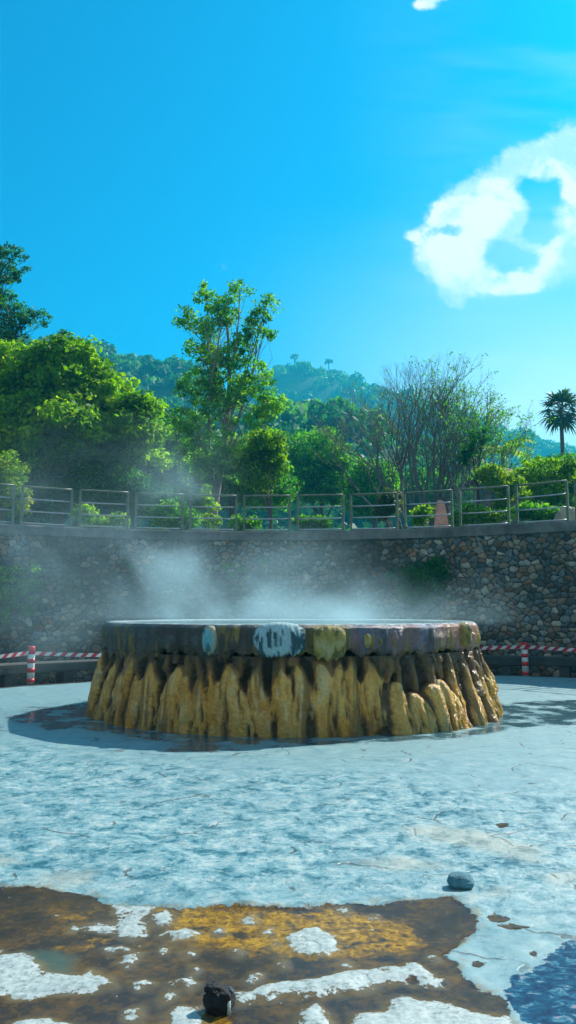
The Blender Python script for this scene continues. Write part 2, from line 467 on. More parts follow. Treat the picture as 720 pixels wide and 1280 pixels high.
def ground_mat():
    t = NT('mineral_crust')
    P = t.pos()
    fine = t.noise(60, 4, 0.65, P); mid = t.noise(16, 5, 0.62, P); med = t.noise(5, 5, 0.6, P, 0.6); big = t.noise(0.55, 4, 0.55, P)
    e = t.math('MULTIPLY', t.math('SUBTRACT', mid, 0.5), 0.10)
    e = t.math('ADD', e, t.math('MULTIPLY', t.math('SUBTRACT', fine, 0.5), 0.035))

    def zone(name, w=0.004, k=1.0):
        return t.step(t.math('ADD', t.attr(name), t.math('MULTIPLY', e, k)), -w, w)
    # pale blue travertine: broad cloudy patches, rippled scallops, cream flecks
    scal = t.n('ShaderNodeTexVoronoi', feature='SMOOTH_F1'); scal.inputs['Scale'].default_value = 3.4
    sm = t.n('ShaderNodeMapping'); sm.inputs['Scale'].default_value = (0.9, 0.75, 1); t.l(P, sm.inputs[0])
    dn = t.n('ShaderNodeTexNoise'); dn.inputs['Scale'].default_value = 2.6; dn.inputs['Detail'].default_value = 4; t.l(P, dn.inputs['Vector'])
    va = t.n('ShaderNodeVectorMath', operation='ADD'); t.l(sm.outputs[0], va.inputs[0]); t.l(dn.outputs['Color'], va.inputs[1])
    t.l(va.outputs[0], scal.inputs['Vector'])
    ripple = t.noise(4.6, 8, 0.70, P, 0.35)
    rp2 = t.noise(21.0, 5, 0.65, P, 0.3)
    rp3 = t.noise(75.0, 4, 0.7, P)
    f = t.math('ADD', t.math('ADD', t.math('MULTIPLY', ripple, 0.62), t.math('MULTIPLY', rp2, 0.26)), t.math('MULTIPLY', rp3, 0.12))
    calm = t.ramp(f, [(0.36, (0.09, 0.22, 0.25)), (0.46, (0.19, 0.33, 0.35)), (0.58, (0.25, 0.38, 0.385)), (0.70, (0.40, 0.47, 0.44))])
    wild = t.ramp(f, [(0.40, (0.025, 0.12, 0.16)), (0.445, (0.06, 0.19, 0.23)), (0.475, (0.15, 0.30, 0.33)), (0.53, (0.24, 0.38, 0.39)), (0.60, (0.50, 0.53, 0.49))])
    sx = t.n('ShaderNodeSeparateXYZ'); t.l(P, sx.inputs[0])
    near = t.step(t.math('ADD', t.math('ADD', sx.outputs[1], t.math('MULTIPLY', sx.outputs[0], 0.35)), t.math('MULTIPLY', t.math('SUBTRACT', big, 0.5), 6.0)), 9.5, 6.5)
    far_ = t.step(sx.outputs[1], 3.9, 5.2)
    near = t.math('MULTIPLY', near, far_)
    pale = t.mix(near, calm, wild)
    pale = t.mix(t.math('MULTIPLY', t.step(big, 0.45, 0.65), 0.35), pale, (0.20, 0.33, 0.36))
    cream = t.math('MULTIPLY', t.step(t.noise(8.5, 7, 0.72, P, 0.2), 0.56, 0.60), t.math('ADD', 0.25, t.math('MULTIPLY', near, 0.55)))
    pale = t.mix(cream, pale, (0.42, 0.50, 0.48))
    tealf = t.math('MULTIPLY', t.step(t.noise(12.0, 7, 0.74, t.pos((0.8, 1.1, 1), (5, 3, 0)), 0.2), 0.575, 0.60), t.math('ADD', 0.12, t.math('MULTIPLY', near, 0.6)))
    pale = t.mix(tealf, pale, (0.045, 0.17, 0.21))
    # dark flecks and hairline cracks of the flags underneath
    vor = t.n('ShaderNodeTexVoronoi', feature='DISTANCE_TO_EDGE'); vor.inputs['Scale'].default_value = 1.15
    dm = t.n('ShaderNodeVectorMath', operation='ADD'); t.l(P, dm.inputs[0])
    dsc = t.n('ShaderNodeVectorMath', operation='SCALE'); t.l(dn.outputs['Color'], dsc.inputs[0]); dsc.inputs['Scale'].default_value = 0.35
    t.l(dsc.outputs[0], dm.inputs[1]); t.l(dm.outputs[0], vor.inputs['Vector'])
    crack = t.step(vor.outputs['Distance'], 0.017, 0.006)
    crack = t.math('MULTIPLY', crack, t.step(t.noise(2.2, 3, 0.6, P), 0.50, 0.60))
    fleck = t.math('MULTIPLY', t.step(t.noise(11, 3, 0.7, P), 0.685, 0.72), t.step(big, 0.4, 0.55))
    dk = t.math('MAXIMUM', crack, fleck)
    pale = t.mix(t.math('MULTIPLY', dk, 0.8), pale, (0.07, 0.085, 0.08))
    pale = t.mix(t.math('MULTIPLY', zone('sand', 0.09, 2.2), 0.55), pale, (0.44, 0.41, 0.32))
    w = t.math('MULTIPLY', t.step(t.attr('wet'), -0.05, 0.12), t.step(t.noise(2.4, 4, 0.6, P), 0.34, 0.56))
    pale = t.mix(w, pale, t.mix(1.0, pale, (0.26, 0.36, 0.42), 'MULTIPLY'))  # darker colour: wet ground and the mound's painted-in shadow
    # wet brown floor
    bf = t.math('ADD', t.math('MULTIPLY', t.noise(3.0, 7, 0.68, P, 0.4), 0.6), t.math('MULTIPLY', t.noise(22, 5, 0.7, P, 0.3), 0.4))
    br = t.ramp(bf, [(0.36, (0.020, 0.016, 0.013)), (0.47, (0.048, 0.032, 0.020)), (0.54, (0.085, 0.050, 0.018)), (0.62, (0.15, 0.080, 0.018))])
    g_ = t.noise(24, 6, 0.72, P, 0.7)
    gc = t.ramp(g_, [(0.34, (0.05, 0.035, 0.015)), (0.45, (0.19, 0.095, 0.008)), (0.55, (0.36, 0.19, 0.008)), (0.66, (0.50, 0.29, 0.03)), (0.78, (0.55, 0.48, 0.35))])
    gz = t.math('MULTIPLY', t.step(t.math('ADD', t.attr('gold'), t.math('MULTIPLY', e, 2.5)), -0.03, 0.07), t.step(t.noise(6, 5, 0.6, P), 0.32, 0.50))
    br = t.mix(gz, br, gc)
    br = t.mix(t.math('MULTIPLY', t.step(t.attr('green'), -0.05, 0.05), 0.6), br, (0.06, 0.12, 0.10))
    # broken white crust on the brown floor
    cf = t.noise(30, 6, 0.7, P)
    cc = t.ramp(cf, [(0.30, (0.13, 0.14, 0.12)), (0.44, (0.30, 0.36, 0.35)), (0.62, (0.46, 0.51, 0.48))])
    cz = t.math('MULTIPLY', zone('crust', 0.004, 1.5), t.math('SUBTRACT', 1.0, t.math('MULTIPLY', t.step(t.math('SUBTRACT', t.noise(34, 5, 0.7, P), t.attr('crust')), 0.56, 0.62), 0.9)))
    flk = t.step(t.noise(20, 5, 0.6, P), 0.70, 0.72)
    bz = zone('brown', 0.005, 0.8)
    hz = zone('hole', 0.004, 0.7)
    inb = t.mix(t.math('MAXIMUM', cz, t.math('MULTIPLY', flk, 0.8)), br, cc)
    stain = t.math('MULTIPLY', t.step(t.math('ADD', t.attr('brown'), t.math('MULTIPLY', e, 1.6)), -0.07, 0.0), t.step(t.noise(7, 5, 0.65, P), 0.42, 0.58))
    pale = t.mix(t.math('MULTIPLY', stain, 0.65), pale, (0.24, 0.17, 0.075))
    inb = t.mix(t.math('MULTIPLY', t.math('MULTIPLY', t.step(t.attr('crust'), -0.06, 0.0), t.math('SUBTRACT', 1.0, cz)), 0.45), inb, (0.22, 0.17, 0.085))
    pale = t.mix(1.0, pale, (0.84, 0.91, 0.93), 'MULTIPLY')
    col = t.mix(bz, pale, inb)
    col = t.mix(hz, col, br)
    # blue pool with pale and pink streaks
    stm = t.n('ShaderNodeMapping'); stm.inputs['Rotation'].default_value = (0, 0, 0.55); stm.inputs['Scale'].default_value = (13, 20, 1); t.l(P, stm.inputs[0])
    st = t.noise(1.0, 5, 0.65, stm.outputs[0], 0.8)
    bc = t.ramp(st, [(0.40, (0.002, 0.035, 0.085)), (0.54, (0.004, 0.080, 0.15)), (0.60, (0.05, 0.19, 0.26)), (0.66, (0.26, 0.20, 0.23)), (0.76, (0.34, 0.42, 0.44))])
    blz = zone('blue', 0.006, 0.9)
    col = t.mix(blz, col, bc)
    smooth_zone = t.math('MULTIPLY', t.math('MAXIMUM', t.math('MULTIPLY', bz, t.math('SUBTRACT', 1.0, cz)), hz), 1.0)
    rough = t.math('SUBTRACT', 0.54, t.math('MULTIPLY', smooth_zone, 0.28))
    rough = t.math('SUBTRACT', rough, t.math('MULTIPLY', near, t.math('MULTIPLY', t.step(f, 0.52, 0.42), 0.25)))
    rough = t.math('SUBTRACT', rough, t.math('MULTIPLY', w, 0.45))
    rough = t.math('SUBTRACT', rough, t.math('MULTIPLY', blz, 0.10), clamp=True)
    rough = t.math('MAXIMUM', t.math('MAXIMUM', rough, 0.12), t.math('MULTIPLY', blz, 0.55))
    h = t.math('ADD', t.math('MULTIPLY', f, t.math('ADD', 0.25, near)), t.math('MULTIPLY', fine, 0.10))
    h = t.math('SUBTRACT', h, t.math('MULTIPLY', dk, 0.3))
    h = t.math('ADD', h, t.math('MULTIPLY', t.math('MULTIPLY', cz, bz), 0.12))
    h = t.math('MULTIPLY', h, t.math('SUBTRACT', 1.0, t.math('MULTIPLY', t.math('MAXIMUM', t.math('MAXIMUM', w, blz), t.math('MULTIPLY', smooth_zone, 0.9)), 0.85)))
    nb = t.bump(h, 0.03, 0.6)
    spec = t.math('SUBTRACT', 0.5, t.math('ADD', t.math('MULTIPLY', blz, 0.42), t.math('MULTIPLY', smooth_zone, 0.2)), clamp=True)
    return t.pbr(col, rough, nb, spec)


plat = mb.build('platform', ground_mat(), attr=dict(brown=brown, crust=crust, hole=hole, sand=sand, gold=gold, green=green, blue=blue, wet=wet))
tag(plat, kind='structure', label='pale blue mineral-crusted platform around the spring, wet and brown at its front')

# the platform's edge face, a shallow kerb down to the channel floor
th = np.linspace(-0.0, PI, 160)
ex = np.concatenate([[PC[0] + PR], PC[0] + PR * np.cos(th), [PC[0] - PR]])
ey = np.concatenate([[-10], PC[1] + PR * np.sin(th), [-10]])
n_ = len(ex)
v = []
for zz, k in ((0.012, 0.0), (0.012, 0.03), (-0.02, 0.06), (-0.5, 0.06)):
    d = np.stack([ex - PC[0], ey - PC[1]], 1); d /= np.linalg.norm(d, axis=1)[:, None]
    v.append(np.stack([ex + d[:, 0] * k, ey + d[:, 1] * k, np.full(n_, zz)], 1))
mb = MB(); mb.add(np.vstack(v), grid_quads(4, n_))
tag(mb.build('platform_kerb', M['concrete']), kind='structure')

# ------------------------------------------------------------------ channel floor and terrain
WC = (-0.6, 11.0); WR = 13.0; WTOP = 3.93
mb = MB()
nr, nc = 14, 96
rr = np.linspace(0.0, 1.0, nr)
a_ = np.linspace(-PI, PI, nc, endpoint=False)
RR, AA = np.meshgrid(rr, a_, indexing='ij')
rad_out = np.where(np.abs(AA) < R(84), WR + 0.25, 60.0)[...]
RX = WC[0] + RR * rad_out * np.sin(AA); RY = WC[1] + RR * rad_out * np.cos(AA)
mb.add(np.stack([RX, RY, np.full(RX.shape, -0.42)], -1).reshape(-1, 3), grid_quads(nr, nc, True))
tag(mb.build('channel_ground', M['concrete_dark']), kind='structure')


def interp_px(tbl, x):
    t = np.array(tbl, float)
    return np.interp(x, t[:, 0], t[:, 1])


ridge_A = [(-900, 470), (-300, 440), (60, 418), (110, 424), (150, 436), (200, 446), (240, 462), (300, 500), (360, 545), (430, 590), (520, 640), (900, 700)]
ridge_B = [(-900, 560), (100, 540), (240, 500), (300, 476), (335, 464), (365, 452), (400, 456), (440, 468), (470, 482), (520, 497), (560, 510), (610, 528), (660, 545), (720, 560), (800, 580), (900, 610)]
ridge_C = [(-900, 640), (400, 560), (470, 500), (520, 496), (570, 512), (610, 530), (650, 543), (690, 556), (740, 565), (900, 580), (1400, 600)]
ridge_D = [(-900, 560), (0, 540), (200, 545), (330, 512), (380, 500), (430, 500), (470, 520), (520, 548), (600, 580), (900, 610)]
HILLS = [(ridge_A, 330.0, 120.0), (ridge_B, 640.0, 190.0), (ridge_C, 1150.0, 260.0), (ridge_D, 190.0, 75.0)]


def terrain(x, y):
    x = np.asarray(x, float); y = np.asarray(y, float)
    r = np.hypot(x, y)
    yy = np.maximum(y, r * 0.35 + 1e-6)
    px = 360 + 1000 * x / yy
    h = np.zeros_like(x)
    for tbl, r0, w in HILLS:
        top = (762.0 - interp_px(tbl, px)) / 1000.0 * 1.0 * r0 - 3.0
        top = top * np.clip(y / (r + 1e-6) * 1.6, 0, 1)
        t = np.clip(1 - np.abs(yy - r0) / w, 0, 1)
        back = np.clip(1 - np.abs(yy - r0) / (w * 1.6), 0, 1)
        t = np.where(yy < r0, t, back)
        hh = top * (t * t * (3 - 2 * t)) ** 0.8
        h = np.maximum(h, hh)
    h = h + 0.02 * h * fbm(x / 40, y / 40, s=6)
    base = 3.62 + 0.015 * np.maximum(r - 60, 0)
    return np.maximum(h, base)


nr, nc = 170, 420
rr = WR + 0.22 + (np.linspace(0, 1, nr) ** 2.4) * 1700
a_ = np.linspace(-PI, PI, nc, endpoint=False)
RR, AA = np.meshgrid(rr, a_, indexing='ij')
TX = WC[0] + RR * np.sin(AA); TY = WC[1] + RR * np.cos(AA)
TZ = terrain(TX, TY)
side = sstep(R(84), R(100), np.abs(AA))
TZ = TZ * (1 - side) + (-0.44) * side
mb = MB(); mb.add(np.stack([TX, TY, TZ], -1).reshape(-1, 3), grid_quads(nr, nc, True))


def terrain_mat():
    t = NT('terrain')
    g = t.n('ShaderNodeNewGeometry'); sx = t.n('ShaderNodeSeparateXYZ'); t.l(g.outputs['Position'], sx.inputs[0])
    far = t.step(sx.outputs[2], 4.3, 9.0)
    n1 = t.noise(0.25, 6, 0.6, t.pos())
    a = t.ramp(n1, [(0.3, (0.07, 0.06, 0.04)), (0.7, (0.13, 0.12, 0.08))])
    b = t.ramp(t.noise(0.09, 7, 0.65, t.pos()), [(0.3, (0.012, 0.038, 0.014)), (0.7, (0.035, 0.09, 0.025))])
    return t.pbr(t.mix(far, a, b), 0.95, t.bump(n1, 0.3), 0.1)


tag(mb.build('terrain', terrain_mat()), kind='structure')

# ------------------------------------------------------------------ stone retaining wall
wall = empty('retaining_wall', (WC[0], WC[1] + WR, -0.42))
tag(wall, 'curved rubble stone retaining wall topped by a grey concrete coping', 'wall')
ds = 0.023
A_MAX = R(80)
ns_ = int(2 * A_MAX * WR / ds); nz_ = int((3.70 + 0.45) / ds)
s_ = np.linspace(-A_MAX * WR, A_MAX * WR, ns_); z_ = np.linspace(-0.45, 3.70, nz_)
ZZ, SS = np.meshgrid(z_, s_, indexing='ij')
zs, ss = ZZ.ravel(), SS.ravel()
cwx, cwz = 0.205, 0.145
qx = (ss + 0.05 * fbm(ss * 3.5, zs * 3.5, s=31)) / cwx; qz = (zs + 0.05 * fbm(ss * 2.5, zs * 2.5, s=37)) / cwz
ix, iz = np.floor(qx), np.floor(qz)
F1 = np.full(ss.shape, 9.0); F2 = np.full(ss.shape, 9.0); ID = np.zeros(ss.shape); CX = np.zeros(ss.shape); CZ = np.zeros(ss.shape)
for dz in (-1, 0, 1):
    for dx in (-1, 0, 1):
        cx_, cz_ = ix + dx, iz + dz
        jx = cx_ + 0.5 * (np.mod(cz_, 2)) * 0.6 + _hash(cx_, cz_, cx_ * 0, 5) * 0.95
        jz = cz_ + _hash(cx_, cz_, cx_ * 0, 9) * 0.95
        sz = 0.85 + 0.35 * _hash(cx_, cz_, cx_ * 0, 19)
        d = np.hypot(jx - qx, jz - qz) / sz
        hid = _hash(cx_, cz_, cx_ * 0, 77)
        m1 = d < F1
        F2 = np.where(m1, F1, np.minimum(F2, d)); ID = np.where(m1, hid, ID)
        F1 = np.where(m1, d, F1)
edge = F2 - F1
pill = np.sqrt(np.clip(1 - np.clip(1 - edge / 0.55, 0, 1) ** 2.2, 0, 1)) * sstep(0.02, 0.16, edge)
hid2 = np.mod(ID * 7919.13, 1.0); hid3 = np.mod(ID * 104729.7, 1.0)
out = 0.062 * pill * (0.6 + 0.7 * hid2) + 0.012 * fbm(ss * 9, zs * 9, s=51) * (edge > 0.1) + 0.02 * fbm(ss * 0.8, zs * 0.8, s=55)
rw = WR - 0.10 - out
V = np.stack([WC[0] + rw * np.sin(ss / WR), WC[1] + rw * np.cos(ss / WR), zs], 1)
pal = np.array([(0.13, 0.145, 0.135), (0.19, 0.19, 0.165), (0.10, 0.115, 0.115), (0.24, 0.14, 0.085), (0.17, 0.12, 0.08), (0.27, 0.24, 0.18), (0.075, 0.08, 0.075), (0.19, 0.15, 0.10)])
ci = np.minimum((ID * len(pal)).astype(int), len(pal) - 1)
colr = pal[ci] * (0.60 + 0.95 * hid3)[:, None]
pale_st = hid2 > 0.965
colr[pale_st] = np.array((0.42, 0.38, 0.30)) * (0.8 + 0.3 * hid3[pale_st])[:, None]
colr *= (1 + 0.45 * fbm(ss * 14, zs * 14, s=61))[:, None]
damp = sstep(-0.1, 0.35, fbm(ss * 0.35, zs * 0.6, s=71))[:, None]
colr = colr * 1.12 * (1 - 0.5 * damp)
moss = sstep(0.05, 0.4, fbm(ss * 0.5 + 9, zs * 0.9, s=72) + 0.5 * fbm(ss * 6, zs * 6, s=73))[:, None] * 0.5
colr = colr * (1 - moss) + np.array((0.045, 0.06, 0.025)) * moss
colr = np.where((edge < 0.10)[:, None], np.array((0.045, 0.043, 0.036)), colr)
colr = np.clip(colr, 0.01, 1)
mb = MB(); mb.add(V, grid_quads(nz_, ns_)[:, ::-1])


def attr_mat(name, attr='col', rough=0.8, bscale=40, bdist=0.01, spec=0.4, coat=None, rattr=None):
    t = NT(name)
    f = t.noise(bscale, 5, 0.65, t.pos())
    c = t.mix(1.0, t.attr(attr, True), t.ramp(f, [(0.3, 0.78), (0.7, 1.22)]), 'MULTIPLY')
    rg = rough if rattr is None else t.attr(rattr)
    return t.pbr(c, rg, t.bump(f, bdist), spec, 0.0, coat)


mb.build('stonework', attr_mat('rubble_stone', rough=0.85, bscale=26, bdist=0.012), wall, attr=dict(col=colr))
# coping
mb = MB()
aa = np.linspace(-A_MAX, A_MAX, 260)
prof = [(WR + 0.45, 3.55), (WR - 0.20, 3.66), (WR - 0.20, 3.89), (WR - 0.17, WTOP), (WR + 0.43, WTOP), (WR + 0.45, 3.55)]
v = [np.stack([WC[0] + r * np.sin(aa), WC[1] + r * np.cos(aa), np.full(aa.shape, z)], 1) for r, z in prof]
mb.add(np.vstack(v), grid_quads(len(prof), len(aa)))
t = NT('coping_concrete')
P = t.pos((1, 1, 1)); n1 = t.noise(1.3, 6, 0.65, P); n2 = t.noise(9, 5, 0.7, P)
c0 = t.ramp(n1, [(0.3, (0.09, 0.088, 0.078)), (0.5, (0.17, 0.165, 0.15)), (0.7, (0.27, 0.26, 0.235))])
c0 = t.mix(t.step(n2, 0.55, 0.7), c0, (0.07, 0.07, 0.055))
mb.build('coping', t.pbr(c0, 0.9, t.bump(n2, 0.02)), wall, smooth=False)

# ------------------------------------------------------------------ railing on the coping
rail = empty('railing', (WC[0], WC[1] + WR, WTOP))
tag(rail, 'metal railing of paired olive posts and thin pale rails on top of the stone wall', 'railing')
RRA = WR - 0.02


def rp(deg, z, r=RRA): return (WC[0] + r * math.sin(R(deg)), WC[1] + r * math.cos(R(deg)), WTOP + z)


ks = [10.5 + 7.1 * k for k in range(-11, 9)]
for i, d0 in enumerate(ks):
    for s in (-1, 1):
        dg = d0 + s * 0.52
        mb = MB(); c = rp(dg, 0.55)
        mb.box(c, (0.032, 0.032, 0.55), -R(dg))
        mb.box(rp(dg, 0.008), (0.06, 0.06, 0.008), -R(dg))
        mb.build('post', M['olive_paint'], rail, smooth=False)
    if i < len(ks) - 1:
        d1 = ks[i + 1]
        for z, r in ((1.09, 0.028), (0.74, 0.019), (0.39, 0.019), (0.055, 0.021)):
            mb = MB()
            jit = [random.uniform(-0.008, 0.008) for _ in range(2)]
            pts = [rp(d0 + 0.52 + (d1 - d0 - 1.04) * q, z + jit[0] * (1 - q) + jit[1] * q) for q in np.linspace(0, 1, 6)]
            mb.tube(pts, r, 8)
            mb.build('rail', M['olive_paint'] if z > 1 else M['steel_rail'], rail)

# ------------------------------------------------------------------ low kerb-bench behind the channel
bench = empty('stone_bench', (PC[0], PC[1] + 11.3, -0.42))
tag(bench, 'long curved low concrete bench in shade between the platform and the stone wall', 'bench')
mb = MB()
aa = np.linspace(R(-70), R(37), 150)
prof = [(11.58, 0.20), (11.07, 0.20), (11.05, 0.22), (11.05, 0.40), (11.07, 0.42), (11.58, 0.42), (11.58, 0.20)]
bc = (PC[0], PC[1])
v = [np.stack([bc[0] + r * np.sin(aa), bc[1] + r * np.cos(aa), np.full(aa.shape, z)], 1) for r, z in prof]
mb.add(np.vstack(v), grid_quads(len(prof), len(aa)))
mb.build('seat', M['bench_stone'], bench, smooth=False)
for k, dg in enumerate(np.arange(-68, 37, 7.2)):
    mb = MB(); mb.box((bc[0] + 11.3 * math.sin(R(dg)), bc[1] + 11.3 * math.cos(R(dg)), -0.11), (0.12, 0.22, 0.31), -R(dg))
    mb.build('support', M['bench_stone'], bench, smooth=False)

# ------------------------------------------------------------------ barrier posts and tape
pl = Vector((*on_ground(38, 854), 0.0)); pr = Vector((*on_ground(657, 844.5), 0.0))


def barrier_post(loc, h, label, tilt):
    t = empty('barrier_post', loc)
    tag(t, label, 'post', 'striped barrier posts at the edge of the platform')
    t.rotation_euler = (tilt, 0, 0)
    r = 0.078
    mb = MB(); mb.tube([(loc[0], loc[1], z) for z in (0.0, h * 0.5, h - 0.035, h - 0.01, h)], [r, r, r, r * 0.9, r * 0.5], 20)
    pipe = mb.build('pipe', M['white_band'], t)
    for z0, z1 in ((0.02, 0.10), (0.235, 0.335), (0.44, 0.53), (0.63, h + 0.004)):
        mb = MB()
        if z1 > h: mb.tube([(loc[0], loc[1], z) for z in (z0, z1 - 0.03, z1 - 0.005, z1)], [r + .004, r + .004, r * .93, r * 0.55], 20)
        else: mb.tube([(loc[0], loc[1], z) for z in (z0, z1)], r + 0.004, 20)
        mb.build('band', M['red_band'], t)
    return t


barrier_post(pl, 0.80, 'red and white banded post left of the mound, beside the drifting steam', R(1.5))
barrier_post(pr, 0.80, 'red and white banded post right of the mound, tape tied at its red top', R(-1.0))
# tape: one ribbon running on from post to post
way = [Vector((-8.4, 13.2, 0.72)), Vector((pl.x - 0.02, pl.y - 0.085, 0.66)), Vector((-1.2, 20.15, 0.70)), Vector((pr.x, pr.y - 0.085, 0.70)), Vector((9.6, 16.5, 0.70))]
mbT = MB(); fac_mat = []
cell = 0.115; slant = 0.09; hw = 0.042
for a, b, sag in zip(way[:-1], way[1:], (0.10, 0.12, 0.07, 0.05)):
    L = (b - a).length; n = max(4, int(L / cell)); 
    dirv = (b - a).normalized(); nrm = Vector((-dirv.y, dirv.x, 0))
    base = mbT.n; vv = []
    for i in range(n + 1):
        for top in (-1, 1):
            q = (i * cell + top * slant * 0.5) / (n * cell); q = min(max(q, 0), 1)
            p = a + (b - a) * q
            p.z -= sag * 4 * q * (1 - q)
            tw = 0.55 * math.sin(q * 9 + a.x) * math.sin(q * PI)
            p = p + Vector((0, 0, 1)) * (top * hw * math.cos(tw)) + nrm * (top * hw * math.sin(tw))
            vv.append(p)
    mbT.add([tuple(p) for p in vv], [(2 * i, 2 * i + 2, 2 * i + 3, 2 * i + 1) for i in range(n)])
    fac_mat += [i % 2 for i in range(n)]
tape = mbT.build('barrier_tape', [M['tape_red'], M['tape_white']], smooth=False, origin=tuple(way[1]))
tape.data.polygons.foreach_set('material_index', np.array(fac_mat, np.int32))
tag(tape, 'red and white diagonally striped barrier tape strung between the posts', 'barrier tape')
md = tape.modifiers.new('thick', 'SOLIDIFY'); md.thickness = 0.002

# ------------------------------------------------------------------ the travertine mound
mound = empty('travertine_mound', (MC[0], MC[1], 0.0))
tag(mound, 'round steaming hot spring mound of golden brown dripstone with a dark glossy lip', 'hot spring')


def px2phi(px, r=3.15):
    phi = 0.0
    for _ in range(30):
        depth = MC[1] - r * math.cos(phi)
        s = ((px - 360) / 1000 * depth - MC[0]) / r
        phi = math.asin(max(-0.999, min(0.999, s)))
    return phi


NP_, NZ_ = 1500, 240
phi = np.linspace(-PI, PI, NP_, endpoint=False)
zt = np.linspace(-0.03, 1.0, NZ_)
ZM, PH = np.meshgrid(zt, phi, indexing='ij')
fl = lambda a: a.ravel()
z = fl(ZM); ph = fl(PH)
front = np.cos(ph)
base_r = 3.02 + 0.10 * sstep(-0.2, -1.3, ph) * (np.abs(ph) < 2.2) + 0.26 * sstep(0.25, 1.15, ph) * sstep(2.9, 2.0, ph)
neck_r = 3.02 + 0.02 * np.cos(ph * 3)
tt = np.clip(z / 1.0, 0, 1)
rb = neck_r + (base_r - neck_r) * (1 - tt) ** 1.15
petals = []   # (phi, half width m, apex dphi, apex z, base z, amp, power)


def petal(px, hw, apx, apy, amp=0.115, z0=-0.1, pw=1.75, ztop=None):
    p = px2phi(px); pa = px2phi(apx)
    depth = MC[1] - 3.1 * math.cos(p)
    zt_ = CAM_Z - (apy - 762) / 1000 * depth if ztop is None else ztop
    m = 1.38 * hw / 1000 * depth / max(0.35, math.cos(p))
    petals.append((p, m, pa - p, zt_, z0, amp, pw, random.random()))


for a in ((119, 7, 131, 822), (129, 9, 142, 818), (146, 13, 158, 812), (163, 10, 168, 838), (178, 16, 188, 822), (213, 23, 221, 829), (248, 12, 249, 840), (262, 8, 262, 822), (284, 25, 286, 826), (268, 12, 266, 880),
          (325, 17, 321, 830), (352, 13, 350, 826), (375, 16, 371, 822), (398, 16, 398, 822), (420, 18, 423, 824), (446, 16, 436, 818), (462, 13, 455, 850), (478, 22, 463, 824), (305, 10, 303, 850), (234, 8, 233, 860)):
    petal(*a)
for a in ((494, 9, 494, 892), (508, 12, 506, 886), (528, 20, 514, 862), (545, 14, 538, 852), (520, 12, 512, 905), (560, 13, 548, 846), (500, 12, 494, 850)):
    petal(*a, amp=0.20, pw=2.6)
for i in range(60):           # right flank: many short overlapping drips
    p = random.uniform(0.78, 2.6); q = random.random()
    petals.append((p, random.uniform(0.07, 0.17), random.uniform(-0.06, 0.02), random.uniform(0.3, 1.02), random.choice((-0.1, -0.1, random.uniform(0.1, 0.5))), random.uniform(0.08, 0.17), random.uniform(2.0, 3.0), random.random()))
p = -1.25
while p > -3.6:
    petals.append((p, random.uniform(0.14, 0.26), 0.03, random.uniform(0.75, 1.0), -0.1, 0.15, 1.9, random.random())); p -= random.uniform(0.09, 0.14)
subs = []
for (p, m, dp, zt_, z0, amp, pw, rid) in petals:
    if z0 > 0 or m < 0.15: continue
    for _ in range(1 if m < 0.22 else 2):
        subs.append((p + random.uniform(-0.55, 0.55) * m / 3.1, m * random.uniform(0.28, 0.5), dp * 0.8, zt_ * random.uniform(0.55, 0.97), -0.1, amp + random.uniform(0.0, 0.018), random.uniform(1.6, 3.2), random.random()))
petals += subs
for _ in range(240):
    petals.append((random.uniform(-PI, PI), random.uniform(0.02, 0.06), random.uniform(-0.02, 0.02), random.uniform(1.02, 1.10), random.uniform(0.35, 0.85), random.uniform(0.02, 0.065), random.uniform(3, 6), -1.0))
bul = np.zeros(z.shape); pid = np.zeros(z.shape) - 1
wob = 0.075 * fbm(ph * 9, z * 3.2, s=90, o=4)
for (p, m, dp, zt_, z0, amp, pw, rid) in petals:
    u = (z - z0) / (zt_ - z0)
    cen = p + dp * np.clip(u, 0, 1) ** 1.1
    d = (np.mod(ph - cen + PI, 2 * PI) - PI) * 3.1 + wob
    hwz = m * np.clip(1 - np.clip(u, 0, 1) ** pw, 0, 1) ** (0.78 if pw < 2 else 0.55)
    k = (np.abs(d) < hwz) & (u < 1) & (u > (0 if z0 > 0 else -9))
    e = np.sqrt(np.clip(1 - (d / np.maximum(hwz, 1e-4)) ** 2, 0, 1))
    e = 0.72 * e ** 0.45 + 0.28 * np.clip(1 - np.abs(d) / np.maximum(hwz, 1e-4), 0, 1)
    b = amp * e * (0.50 + 0.50 * np.clip(1 - u, 0, 1) ** 0.45)
    if z0 > 0: b = b * sstep(0, 0.25, u) * 1.05
    b = b * (1 + 0.2 * (abs(rid) - 0.5))
    upd = k & (b > bul)
    bul = np.where(upd, b, bul); pid = np.where(upd, rid, pid)
BG = bul.reshape(NZ_, NP_)
kb = np.array([1, 2, 3, 4, 5, 4, 3, 2, 1], float); kb /= kb.sum()
bul = np.array([np.convolve(np.concatenate([row[-4:], row, row[:4]]), kb, 'valid') for row in BG])
bul = np.apply_along_axis(lambda q_: np.convolve(np.concatenate([q_[:1].repeat(4), q_, q_[-1:].repeat(4)]), kb, 'valid'), 0, bul).ravel()
flute = fbm(ph * 60 + fbm(ph * 6, z * 2, s=5) * 3, z * 1.6, s=12, o=4)
flute2 = fbm(ph * 22, z * 2.2, s=15, o=4)
rr_ = rb + bul + 0.034 * flute + 0.050 * flute2 * (0.4 + (bul < 0.02)) + 0.012 * fbm(ph * 30, z * 9, s=18, o=4)
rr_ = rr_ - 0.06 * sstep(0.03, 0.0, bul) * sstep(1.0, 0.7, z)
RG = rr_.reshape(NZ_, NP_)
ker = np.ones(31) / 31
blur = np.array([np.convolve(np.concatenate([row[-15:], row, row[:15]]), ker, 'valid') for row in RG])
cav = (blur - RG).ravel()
rr_ = rr_ - 1.1 * np.clip(cav, 0, 0.035)
